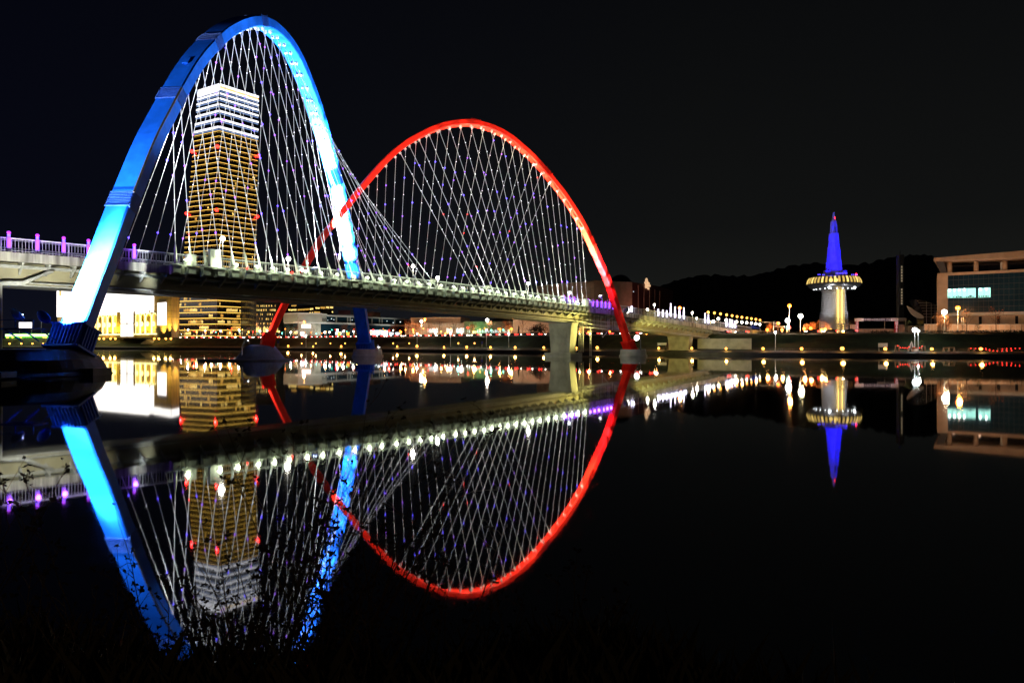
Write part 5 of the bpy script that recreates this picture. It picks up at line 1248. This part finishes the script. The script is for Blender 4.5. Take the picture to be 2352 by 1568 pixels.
# quay railings
def rail(X0, X1, l, h, lb):
    s0, s1 = s_at(X0, l), s_at(X1, l); p = bank((s0+s1)/2, l); th = thing('quay_railing', lb, 'railing', p, 'railings on the far quay'); mb = MB(); n = max(4, int((s1-s0)/1.2))
    for k in range(n+1): q = bank(lerp(s0, s1, k/n), l); mb.bar(q, q+ZU*h, .07)
    mb.build('balusters', M['dark_steel'], th); mb = MB()
    m_ = max(2, int((s1-s0)/12))
    for z in (h, .2): mb.tube([bank(lerp(s0, s1, k/m_), l)+ZU*z for k in range(m_+1)], .05, 5)
    mb.build('rails', M['dark_steel'], th)
for i, (X, Y) in enumerate(((1886, 757), (1895, 756), (1908, 757.5), (1936, 763), (1941, 764))):
    p = on_bank(X, 63); street_lamp(p, P(X, Y, p.y), 'small amber globe lamp on the tower forecourt, %s across' % nth(i+1), 'globe lamps on the tower forecourt', 'lamp_amber', (1, .55, .15), 9, r=.5, rr=4)
rail(208, 420, 2, 2.0, 'dark quay railing below the department store')
rail(1730, 1990, 5, .9, 'low dim railing on the quay before the observation tower')
rail(1866, 2062, 39.5, 1.3, 'dark roadside railing in front of the site gate')
# steps
p0_, p1_ = on_bank(338, 20), on_bank(352, 33); th = thing('stone_steps', 'pale stone steps climbing the embankment below the store corner', 'steps', p0_)
mb = MB()
for k in range(9):
    f = k/9; q = p0_.lerp(p1_, f); mb.obox(q+ZU*.1, V((4.5, 0, 0)), V((0, 1, 0)), ZU*.35)
mb.build('treads', M['pale'], th)
# little frames and red light strings on the quay
def z3b(x, y): return (3300+x/2.613)/1.7415, (850+y/2.613)/1.7415
for i, (x0, x1, y0, y1) in enumerate(((735, 775, 1390, 1418), (1240, 1292, 1412, 1440), (1298, 1352, 1410, 1440), (1498, 1560, 1416, 1446), (1808, 1895, 1420, 1452), (1010, 1045, 1395, 1420))):
    X0, Y0 = z3b(x0, y0); X1, Y1 = z3b(x1, y1); p = on_bank((X0+X1)/2, 5); d = p.y; a, b = P(X0, Y1, d), P(X1, Y0, d)
    th = thing('photo_frame', 'small pale timber swing frame on the quay, %s from the notice board' % nth(i+1), 'frame', V((a.x, d, p.z)), 'small frames on the quay')
    for x in (a.x, b.x): mb = MB(); mb.bar(V((x, d-.4, p.z)), V((x, d, b.z)), .12); mb.bar(V((x, d+.4, p.z)), V((x, d, b.z)), .12); mb.build('leg', M['beige'], th)
    mb = MB(); mb.bar(V((a.x-.1, d, b.z)), V((b.x+.1, d, b.z)), .18); mb.build('beam', M['beige'], th)
def red_string(pts, lb, gap=.55):
    q = []
    for x, y in pts: X, Y = z3b(x, y); p = on_bank(X, 5); q.append(P(X, Y, p.y-.2))
    th = thing('light_string', lb, 'light string', q[0]); mb = MB(); mb.tube(q, .025, 4); mb.build('wire', M['dark_steel'], th)
    for a, b in zip(q[:-1], q[1:]):
        n = max(1, int((b-a).length/gap))
        for k in range(n): mb = MB(); mb.ball(a.lerp(b, k/n), .12, 6, 4); mb.build('bulb', M['red_string'], th)
red_string(((760, 1392), (790, 1412), (860, 1416), (895, 1392)), 'red light string sagging between frames beside the ladder')
red_string(((935, 1408), (960, 1418), (990, 1414), (1015, 1396), (1048, 1394)), 'red light string sagging towards the round hedge')
red_string(((1525, 1418), (1575, 1420), (1680, 1420), (1760, 1446), (1810, 1430), (1900, 1422), (1990, 1420), (2080, 1418)), 'long dotted red light string at the quay end', .8)
red_string(((1650, 1425), (1720, 1440), (1800, 1448), (1900, 1444), (2000, 1440)), 'lower dotted red light string at the quay end', .8)
X, Y = z3b(905, 1345); p = on_bank(X, 6); t3 = P(X, Y, p.y); th = thing('step_ladder', 'pale A-shaped step ladder standing on the quay', 'ladder', p)
for s_ in (-1, 1): mb = MB(); mb.bar(V((p.x+s_*.9, p.y, p.z)), t3, .14); mb.bar(V((p.x+s_*.9, p.y+.8, p.z)), t3, .1); mb.build('leg', M['white_steel'], th)
mb = MB(); 
for k in range(1, 5): w_ = .9*(1-k/6); z_ = lerp(p.z, t3.z, k/6); mb.bar(V((p.x-w_, p.y-.02, z_)), V((p.x+w_, p.y-.02, z_)), .07)
mb.build('rungs', M['white_steel'], th)
X, Y = z3b(935, 1400); p = on_bank(X, 5); th = thing('flower_tub', 'round pale flower tub lit pink beside the ladder', 'tub', p); mb = MB(); mb.lathe(p, [(.7, 0), (1.0, .6), (1.05, .7)], 12); mb.build('tub', M['white_paint'], th); mb = MB(); mb.ball(p+ZU*.9, .8, 8, 5, sz=.6); mb.build('flowers', M['leaf_orange'], th); glow(th, p+V((0, -2, 1.5)), 4, 1.6, (1, .8, .75), .2)

# ---------------- trees
def leaves(mb, c, r, n, size, squash=1.0):
    for _ in range(n):
        while True:
            q = V((rnd.uniform(-1, 1), rnd.uniform(-1, 1), rnd.uniform(-1, 1)))
            if .2 < q.length < 1: break
        q = V((q.x*r, q.y*r, q.z*r*squash)); a = V((rnd.uniform(-1, 1), rnd.uniform(-1, 1), rnd.uniform(-1, 1))).normalized(); b = a.orthogonal().normalized(); s_ = size*rnd.uniform(.6, 1.3)
        p = c+q; mb.add([p-a*s_, p+b*s_*.6, p+a*s_, p-b*s_*.6], [(0, 1, 2, 3)])
def make_tree(name, h, kind):
    root = thing(name, 'tree', 'tree', (0, 0, 0)); mb = MB()
    tr = [V((0, 0, -.3)), V((rnd.uniform(-.1, .1), 0, h*.3)), V((rnd.uniform(-.3, .3), rnd.uniform(-.2, .2), h*.65)), V((rnd.uniform(-.4, .4), 0, h*.95))]
    mb.tube(tr, [h*.022, h*.017, h*.011, h*.003], 6); tips = []
    if kind != 'conifer':
        for k in range(13 if kind == 'bare' else 9):
            z = lerp(.28, .85, k/12 if kind == 'bare' else k/9); a = k*2.4+rnd.uniform(-.4, .4); L_ = h*(.34 if kind == 'bare' else .30)*(1.15-z*.6); s_ = V((0, 0, h*z)); e_ = s_+V((math.cos(a)*L_, math.sin(a)*L_, L_*rnd.uniform(.7, 1.3))); m_ = s_.lerp(e_, .5)+V((0, 0, -L_*.08)); mb.tube([s_, m_, e_], [h*.008, h*.005, h*.0015], 4)
            tips.append((m_, L_*.5)); tips.append((e_, L_*.55))
            if kind == 'bare':
                for j in range(5):
                    b0_ = s_.lerp(e_, rnd.uniform(.3, .9)); d_ = V((rnd.uniform(-1, 1), rnd.uniform(-1, 1), rnd.uniform(.3, 1.2)))*L_*.35; mb.tube([b0_, b0_+d_], [h*.003, h*.001], 3)
    mb.build('trunk', M['bark'], root)
    if kind in ('orange', 'green'):
        lb = MB()
        for c, r in tips: leaves(lb, c, r*1.25, 34, h*.022)
        leaves(lb, V((0, 0, h*.86)), h*.16, 60, h*.022)
        lb.build('crown', M['leaf_orange'] if kind == 'orange' else M['leaf_green'], root)
    elif kind == 'conifer':
        lb = MB()
        for k in range(16): z = lerp(.12, .97, k/15); leaves(lb, V((0, 0, h*z)), h*.20*(1.05-z)+.1, 46, h*.028, .6)
        lb.build('crown', M['leaf_dark'], root)
    elif kind == 'sparse':
        lb = MB()
        for c, r in tips: leaves(lb, c, r, 9, h*.02)
        lb.build('crown', M['leaf_orange'], root)
    return root
def make_bush(name, r):
    root = thing(name, 'bush', 'bush', (0, 0, 0)); mb = MB()
    for k in range(6): a = k*1.05; mb.tube([V((0, 0, -.2)), V((math.cos(a)*r*.5, math.sin(a)*r*.5, r*.8))], [.09, .03], 4)
    mb.build('stems', M['bark'], root); lb = MB()
    for k in range(9): a = rnd.uniform(0, TAU); q = rnd.uniform(0, r*.6); leaves(lb, V((math.cos(a)*q, math.sin(a)*q, r*rnd.uniform(.4, 1.1))), r*.5, 70, r*.055)
    lb.build('foliage', M['leaf_dark'], root); return root
protos = {}
def place(kind, X, Ytop, l, lb, grp, d=None, zb=None):
    p = on_bank(X, l) if d is None else V((U(X)*d, d, zb or 8.1)); H = CZ+(HY-Ytop)/F*p.y-p.z
    key = (kind, rnd.randrange(3))
    nm = {'orange': 'autumn_tree', 'green': 'leafy_tree', 'bare': 'bare_tree', 'sparse': 'thin_autumn_tree', 'conifer': 'conifer_tree', 'bush': 'bush'}[kind]
    if key not in protos: o = protos[key] = make_bush(nm, 3.0) if kind == 'bush' else make_tree(nm, 8.0, kind); 
    else: o = copy_tree(protos[key])
    base = 4.6 if kind == 'bush' else 8.0
    o.location = p; o.scale = (H/base,)*3 if kind != 'bush' else (H/base*1.3, H/base*1.3, H/base); o.rotation_euler.z = rnd.uniform(0, TAU)
    o['label'] = lb; o['category'] = 'bush' if kind == 'bush' else 'tree'; o['group'] = grp
TG = 'trees along the far road'
for i, (kd, X, Y, l, w_) in enumerate((
    ('sparse', 685, 746, 60, 'small yellow autumn tree beside the glowing pillar lamp'), ('orange', 791, 744, 60, 'orange autumn tree between the yellow ornaments'), ('orange', 816, 746, 60, 'orange autumn tree hard against the blue far leg'),
    ('orange', 955, 741, 60, 'orange street tree beside the twin lamps'), ('orange', 1085, 742, 60, 'orange street tree at the green-lit block edge'), ('orange', 905, 745, 60, 'low orange tree past the blue far leg'), ('orange', 1338, 742, 60, 'orange tree behind the inspection gantry'), ('orange', 1394, 744, 60, 'orange tree behind the red near leg'), ('orange', 1522, 745, 60, 'orange tree under the bridge approach'), ('sparse', 720, 748, 60, 'thin dark autumn tree before the research building'), ('orange', 938, 737, 60, 'orange autumn tree at the near end of the beige hall'), ('sparse', 985, 741, 60, 'thin tree before the beige hall windows'), ('bare', 1010, 738, 60, 'bare street tree before the middle of the beige hall'), ('bare', 1042, 738, 60, 'bare street tree before the end of the beige hall'),
    ('orange', 1126, 738, 60, 'slim orange tree below the green-lit office lamp'), ('orange', 1164, 736, 60, 'bushy orange tree at the corner of the pink hall'), ('conifer', 1191, 748, 59, 'small dark conifer before the pink hall'), ('bare', 1201, 729, 59, 'tall bare tree before the pink hall'), ('bare', 1241, 733, 60, 'bare tree rising from the dark bushes by the pier'),
    ('orange', 1769, 742, 60, 'olive-orange tree next to the amber arrow signal'), ('sparse', 1787, 745, 61, 'low thin tree by the dazzling white lamp'), ('orange', 1852, 744, 60, 'orange tree beside the pale peach lamp'), ('orange', 1868, 741, 60, 'glowing orange tree nearest the tower foot'), ('sparse', 1885, 735, 62, 'thin dark tree before the tower shaft edge'),
    ('orange', 1900, 741, 61, 'orange tree half across the tower shaft'), ('bare', 1926, 729, 60, 'bare tree on the tower forecourt'), ('sparse', 1934, 731, 61, 'thin tree with few leaves on the tower forecourt'), ('bare', 1945, 728, 62, 'dark bare tree at the far side of the tower'), ('sparse', 1955, 738, 60, 'thin orange tree by the short hoarding'),
    ('green', 2084, 737, 60, 'green-yellow tree right of the site gate'), ('green', 2110, 742, 60, 'low spreading green tree before the hoardings'), ('sparse', 2132, 744, 60, 'stooping thin tree before the bright hoarding corner'), ('orange', 2161, 722, 60, 'large orange tree under the bright peach lamp'), ('orange', 2178, 741, 60, 'dark-bottomed orange tree at the hall corner'),
    ('bare', 2211, 740, 60, 'slim bare sapling before the long hoarding'), ('bare', 2220, 712, 60, 'tall bare tree before the glass front'), ('green', 2246, 744, 60, 'low dark leafy tree before the long hoarding'), ('bare', 2277, 748, 60, 'short bare tree before the long hoarding'), ('sparse', 2288, 708, 60, 'tallest thin tree before the concert hall'), ('sparse', 2321, 742, 60, 'young thin tree near the end of the hoarding'), ('sparse', 2347, 743, 60, 'last thin tree at the hoarding end'))):
    place(kd, X, Y, l, w_, TG)
for i, (X, Y, l, lb) in enumerate(((1224, 748, 60, 'rounded dark bush next to the conifer'), (1236, 743, 60, 'biggest dark bush before the pink hall'), (1252, 744, 60, 'dark bush touching the river pier'), (258, 757, 40, 'dark bush before the golden arches'), (272, 759, 40, 'second dark bush before the golden arches, beside the entrance'), (356, 758, 40, 'dark shrub below the store screen'), (407, 760, 40, 'dark shrub at the store corner'), (414, 759, 40, 'dark shrub at the tall tower foot'), (496, 762, 40, 'dark shrub below the tall tower ridge'))):
    place('bush', X, Y, l, lb, 'dark bushes along the far road')
for i, (X0, X1, Y, l, lb) in enumerate(((1740, 1860, 763, 37, 'low dark hedge below the traffic signals'), (2000, 2052, 763.5, 37, 'low dark hedge below the site gate'), (2120, 2190, 766, 36, 'low dark hedge below the hall corner'), (2196, 2352, 764, 36, 'long dark hedge below the hoarding'), (2093, 2122, 781, 14, 'rounded brown hedge on the quay by the milky lamp'))):
    s0, s1 = s_at(X0, l), s_at(X1, l); pm_ = bank((s0+s1)/2, l); th = thing('hedge', lb, 'hedge', pm_, 'hedges on the far bank'); lb_ = MB(); H = max(.8, CZ+(HY-Y)/F*pm_.y-pm_.z)
    n = int((s1-s0)/1.0)
    for k in range(n): leaves(lb_, bank(lerp(s0, s1, (k+.5)/n), l+rnd.uniform(-.3, .3))+ZU*H*.5, .9, 60, .2, H*.55/.9)
    lb_.build('foliage', M['leaf_dark'] if i < 4 else M['leaf_green'], th); mb = MB()
    for k in range(n): q = bank(lerp(s0, s1, (k+.5)/n), l); mb.bar(q-ZU*.1, q+ZU*H*.5, .06)
    mb.build('stems', M['bark'], th)

# ---------------- cars and buses on the riverside road
M['car'] = paint('dark car paint', (.05, .05, .06), .3, var=.1); M['tyre'] = paint('tyre rubber', (.02, .02, .02), .8); M['bus_green'] = paint('green bus paint', (.04, .40, .06), .4)
def side_profile(pts, w0, w1, zsplit):
    mb = MB(); L_ = [V((x, -(w0 if z < zsplit else w1), z)) for x, z in pts]; R_2 = [V((x, (w0 if z < zsplit else w1), z)) for x, z in pts]; n = len(pts); mb.v += L_+R_2
    mb.f.append(list(range(n))); mb.m.append(0); mb.f.append([n+k for k in range(n)][::-1]); mb.m.append(0)
    for k in range(n): k2 = (k+1) % n; mb.f.append([k, n+k, n+k2, k2]); mb.m.append(0)
    return mb
def make_car():
    r = thing('parked_car' if False else 'car', 'car', 'car', (0, 0, 0))
    side_profile([(-2.2, .3), (2.2, .3), (2.25, .65), (2.1, .85), (1.15, .95), (.45, 1.42), (-1.0, 1.45), (-1.75, 1.0), (-2.2, .92)], .9, .76, .97).build('body', M['car'], r)
    mb = side_profile([(-1.55, 1.0), (1.0, .98), (.42, 1.38), (-.98, 1.40)], .86, .78, 1.1); mb.build('window', M['glass_dark'], r)
    for x in (-1.35, 1.4):
        for y in (-.82, .82): mb = MB(); mb.tube([V((x, y-.11, .32)), V((x, y+.11, .32))], .32, 10); mb.build('wheel', M['tyre'], r)
    for y in (-.72, .72):
        mb = MB(); mb.obox(V((2.05, y, .72)), V((.34, 0, 0)), V((0, .22, 0)), ZU*.10); mb.build('headlight', M['headlamp'], r)
        mb = MB(); mb.obox(V((-2.1, y, .80)), V((.34, 0, 0)), V((0, .22, 0)), ZU*.10); mb.build('taillight', M['tail'], r)
    return r
car0 = make_car(); used = [False]
def put_car(s, l, rev, lb, grp):
    o = car0 if not used[0] else copy_tree(car0); used[0] = True
    a, b = bank(s-1, l), bank(s+1, l); d = b-a; o.location = V((*bank(s, l).xy, 7.65)); o.rotation_euler.z = math.atan2(d.y, d.x)+(math.pi if rev else 0); o['label'] = lb; o['group'] = grp
s = s_at(375, 45); se = s_at(1730, 45)
while s < se:
    put_car(s, 45, True, 'dark saloon car queuing nose to tail on the near lane of the riverside road', 'cars queuing on the near lane'); s += rnd.uniform(5.6, 8.4) if rnd.random() < .9 else 14
s = s_at(410, 53); se = s_at(1660, 53)
while s < se:
    put_car(s, 53, False, 'dark saloon car queuing with bright lamps on the inner lane of the riverside road', 'cars queuing on the inner lane'); s += rnd.uniform(6.2, 11)
s = s_at(1866, 45); se = s_at(1990, 45)
while s < se: put_car(s, 45, True, 'dark car with red tail lamps waiting by the roadside railing below the tower', 'cars waiting below the tower'); s += rnd.uniform(5.4, 6.6)
for X in (2190, 2203): pass
def make_bus():
    r = thing('bus', 'bus', 'bus', (0, 0, 0))
    side_profile([(-5.5, .4), (5.5, .4), (5.6, 1.2), (5.4, 3.0), (5.1, 3.2), (-5.3, 3.2), (-5.5, 3.0)], 1.25, 1.2, 2.9).build('body', M['bus_green'], r)
    for y in (-1.27, 1.27):
        for k in range(6): mb = MB(); mb.obox(V((-4.5+k*1.75, y, 2.15)), V((.78, 0, 0)), V((0, .03, 0)), ZU*.52); mb.build('window', M['bus_win'], r)
        mb = MB(); mb.obox(V((0, y, 1.15)), V((5.3, 0, 0)), V((0, .03, 0)), ZU*.30); mb.build('light_band', M['lime'], r)
    mb = MB(); mb.obox(V((5.55, 0, 2.1)), V((.06, 0, 0)), V((0, 1.05, 0)), ZU*.7); mb.build('windscreen', M['bus_win'], r)
    for x in (-3.4, 3.5):
        for y in (-1.12, 1.12): mb = MB(); mb.tube([V((x, y-.15, .5)), V((x, y+.15, .5))], .5, 12); mb.build('wheel', M['tyre'], r)
    return r
b0_ = make_bus(); first = True
for i, (X, lb) in enumerate(((30, 'green lit bus by the drainpipes beyond the drum pier'), (53, 'green lit bus under the glaring white screen'), (77, 'green lit bus before the tall far street lamp'), (100, 'green lit bus nearest the hooded floodlights'), (217, 'green lit bus emerging beside the blue leg'), (236, 'green lit bus before the first golden arches'), (298, 'green lit bus below the store entrance'), (318, 'green lit bus before the later golden arches'))):
    o = b0_ if first else copy_tree(b0_); first = False; s = s_at(X, 45); a, b = bank(s-1, 45), bank(s+1, 45); d = b-a
    o.location = V((*bank(s, 45).xy, 7.66)); o.rotation_euler.z = math.atan2(d.y, d.x); o.scale = (1.25, 1.25, 1.45); o['label'] = lb; o['group'] = 'green buses on the riverside road'
    glow(None, o.location+V((2, -5, 2.5)), 3.0, 4, (.3, 1, .15), .5)
# ================================================================== NEAR BANK AND ITS DRY SHRUBS
rnd = random.Random(21)
def nb_z(x, y):
    sh = 8.5+.5*math.sin(x*.8)+.3*math.sin(x*2.1) - (0 if x < 1 else min(3.5, (x-1)*1.0))
    t = min(1, max(-.3, (sh-y)/(sh-2.5))); return lerp(-.02, 2.45, t if t < 1 else 1)+.06*math.sin(x*3.1+y*2.3)*math.sin(y*2.9-x)
mb = MB(); xs = np.arange(-14, 13, .5); ys = list(np.arange(-8, 2, 2))+list(np.arange(2, 12, .5))
for x in xs:
    for y in ys: mb.v.append(V((x, y, nb_z(x, y))))
ny = len(ys)
for i in range(len(xs)-1):
    for j in range(ny-1): mb.f.append([i*ny+j, (i+1)*ny+j, (i+1)*ny+j+1, i*ny+j+1]); mb.m.append(0)
M['soil'] = paint('near bank soil', (.035, .028, .016), .95, var=.5, scale=2, bump=.4, detail=8)
tag(mb.build('near_bank', M['soil'], smooth=True), kind='structure')
mb = MB()
for _ in range(7000):
    x = rnd.uniform(-7, 3.2); y = rnd.uniform(4.4, 8.3); z = nb_z(x, y)
    if z < .05: continue
    h = rnd.uniform(.10, .52)*(1.4 if rnd.random() < .12 else 1); a = rnd.uniform(0, TAU); w_ = .006; dx, dy = math.cos(a)*h*.45, math.sin(a)*h*.45
    px_, py_ = -math.sin(a)*w_, math.cos(a)*w_
    mb.add([(x-px_, y-py_, z-.02), (x+px_, y+py_, z-.02), (x+dx*.4+px_*.8, y+dy*.4+py_*.8, z+h*.6), (x+dx, y+dy, z+h), (x+dx*.4-px_*.8, y+dy*.4-py_*.8, z+h*.6)], [(0, 1, 2, 3, 4)])
M['dry_grass'] = paint('dry grass', (.06, .05, .02), .9, var=.5, scale=3)
tag(mb.build('bank_grass', M['dry_grass']), 'dry tangled grass covering the dark near bank', 'grass', kind='stuff')
def seedhead(mb, p, s):
    for k in range(rnd.randint(4, 7)):
        d = V((rnd.uniform(-1, 1), rnd.uniform(-1, 1), rnd.uniform(-.5, 1))).normalized(); e_ = d.orthogonal().normalized(); L_ = s*rnd.uniform(.6, 1.2)
        mb.add([p-d*s*.15, p+d*L_*.5+e_*L_*.28, p+d*L_, p+d*L_*.5-e_*L_*.28], [(0, 1, 2, 3)])
def shrub(X, d, Ytop, n, lean, dens, lb, spread=.5):
    bx = U(X)*d-lean*.6; base = V((bx, d, nb_z(bx, d)-.05)); H = CZ+(HY-Ytop)/F*d-base.z
    th = thing('dry_shrub', lb, 'shrub', base, 'dry shrubs on the near bank'); sm, hm = MB(), MB()
    for k in range(n):
        a = rnd.uniform(0, TAU); r0 = rnd.uniform(0, .15); hh = H*rnd.uniform(.55, 1.0) if k else H
        p = base+V((math.cos(a)*r0, math.sin(a)*r0, 0)); v = V((lean/H+rnd.uniform(-spread, spread)*.8, rnd.uniform(-.2, .2), 1)); pts = [p]; seg = 9
        for j in range(seg):
            v = v+V((rnd.uniform(-.11, .11)+lean*.02, rnd.uniform(-.08, .08), 0)); p = p+v*(hh/seg); pts.append(p)
        r_ = .011*rnd.uniform(.7, 1.2); sm.tube(pts, [lerp(r_, .0022, j/seg) for j in range(seg+1)], 4, cap=False)
        for j in range(2, seg+1):
            for q in range(rnd.randint(0, 2)):
                b_ = pts[j-1].lerp(pts[j], rnd.random()); L_ = hh*rnd.uniform(.06, .22)*(1.25-j/seg*.6); dv = V((rnd.choice((-1, 1))*rnd.uniform(.3, 1), rnd.uniform(-.5, .5), rnd.uniform(.25, 1.0))).normalized(); m_ = b_+dv*L_*.5+V((0, 0, .02)); t_ = b_+dv*L_+V((rnd.uniform(-.05, .05), 0, rnd.uniform(-.03, .08)))
                sm.tube([b_, m_, t_], [.0045, .0032, .0016], 3, cap=False)
                if rnd.random() < dens: seedhead(hm, t_, rnd.uniform(.028, .055))
                for w_ in range(rnd.randint(0, 3)):
                    if rnd.random() < dens: 
                        q_ = b_.lerp(t_, rnd.uniform(.3, 1)); t2 = q_+V((rnd.uniform(-.1, .1), rnd.uniform(-.05, .05), rnd.uniform(.01, .12))); sm.tube([q_, t2], [.0022, .0013], 3, cap=False); seedhead(hm, t2, rnd.uniform(.020, .045))
        seedhead(hm, pts[-1], .04)
    sm.build('stems', M['twig'], th)
    if hm.v: hm.build('leaves', M['seed'], th)
SH = [(20, 6.0, 1010, 7, -.1, .9, 'leafy dry shrub cut off by the frame edge below the violet posts'), (-60, 6.3, 1040, 7, .35, .9, 'dry shrub leaning in at the frame edge with dense seed heads'),
      (262, 6.6, 1105, 2, .05, .8, 'single tall dry stem before the reflected blue leg'), (330, 6.4, 1200, 3, -.25, .8, 'few dry stems crossing the reflected blue leg lower down'), (395, 6.2, 1300, 6, .05, .9, 'short dense shrub at the foot of the reflected blue leg'), (450, 6.6, 1370, 6, -.1, .9, 'low shrub before the reflected white crown'),
      (530, 6.3, 1290, 5, .1, .7, 'shrub beside the reflected white crown'), (585, 6.6, 1240, 6, .0, .9, 'seed-heavy shrub just past the reflected tower'), (640, 7.0, 1120, 5, .25, .7, 'leaning shrub before the reflected cables'), (690, 6.8, 1050, 6, .3, .75, 'tall forked shrub before the reflected cables'),
      (745, 7.2, 1000, 6, .25, .8, 'tall shrub before the reflected blue far leg'), (785, 6.8, 960, 6, .15, .8, 'tall shrub reaching across the reflected blue far leg'), (825, 7.1, 935, 6, .2, .85, 'tallest shrub, its tips over the reflected bridge deck'), (850, 7.4, 950, 5, .45, .85, 'slanting shrub with tips over the reflected deck lights'), (720, 6.4, 1180, 7, -.2, .7, 'dense middle shrub low before the reflected red arch start'),
      (900, 7.0, 1120, 6, .35, .8, 'shrub crossing the reflected red and blue legs'), (960, 7.3, 1010, 3, .4, .7, 'thin shrub leaning towards the reflected red arch'), (1010, 7.0, 1200, 5, .1, .7, 'shrub before the reflected red arch curve'), (1080, 6.8, 1330, 4, .0, .7, 'short shrub under the reflected red curve'), (1180, 6.6, 1330, 3, .1, .6, 'sparse shrub under the bottom of the red curve'), (1290, 6.2, 1300, 3, .0, .6, 'sparse pale shrub past the bottom of the red curve'), (1400, 6.0, 1380, 3, -.1, .6, 'last sparse shrub before the open water'),
      (560, 5.6, 1430, 6, .0, .5, 'bare brown stems nearest the camera below the tower'), (690, 5.4, 1400, 6, .1, .5, 'bare brown stems nearest the camera in the middle'), (860, 5.6, 1380, 6, -.1, .5, 'forked brown stems near the bottom edge'), (200, 5.6, 1330, 5, .1, .5, 'dim dry stems in the dark bottom corner')]
for a in SH: shrub(*a)
street_lamp(V((3.5, -9, 2.4)), V((3.5, -9, 7.4)), 'added unseen lamp on the near bank behind the viewpoint, warming the stems', None, 'lamp_amber', (1, .62, .28), .15, r=.25, rr=14)  # added out of view to give the near stems a faint warm light
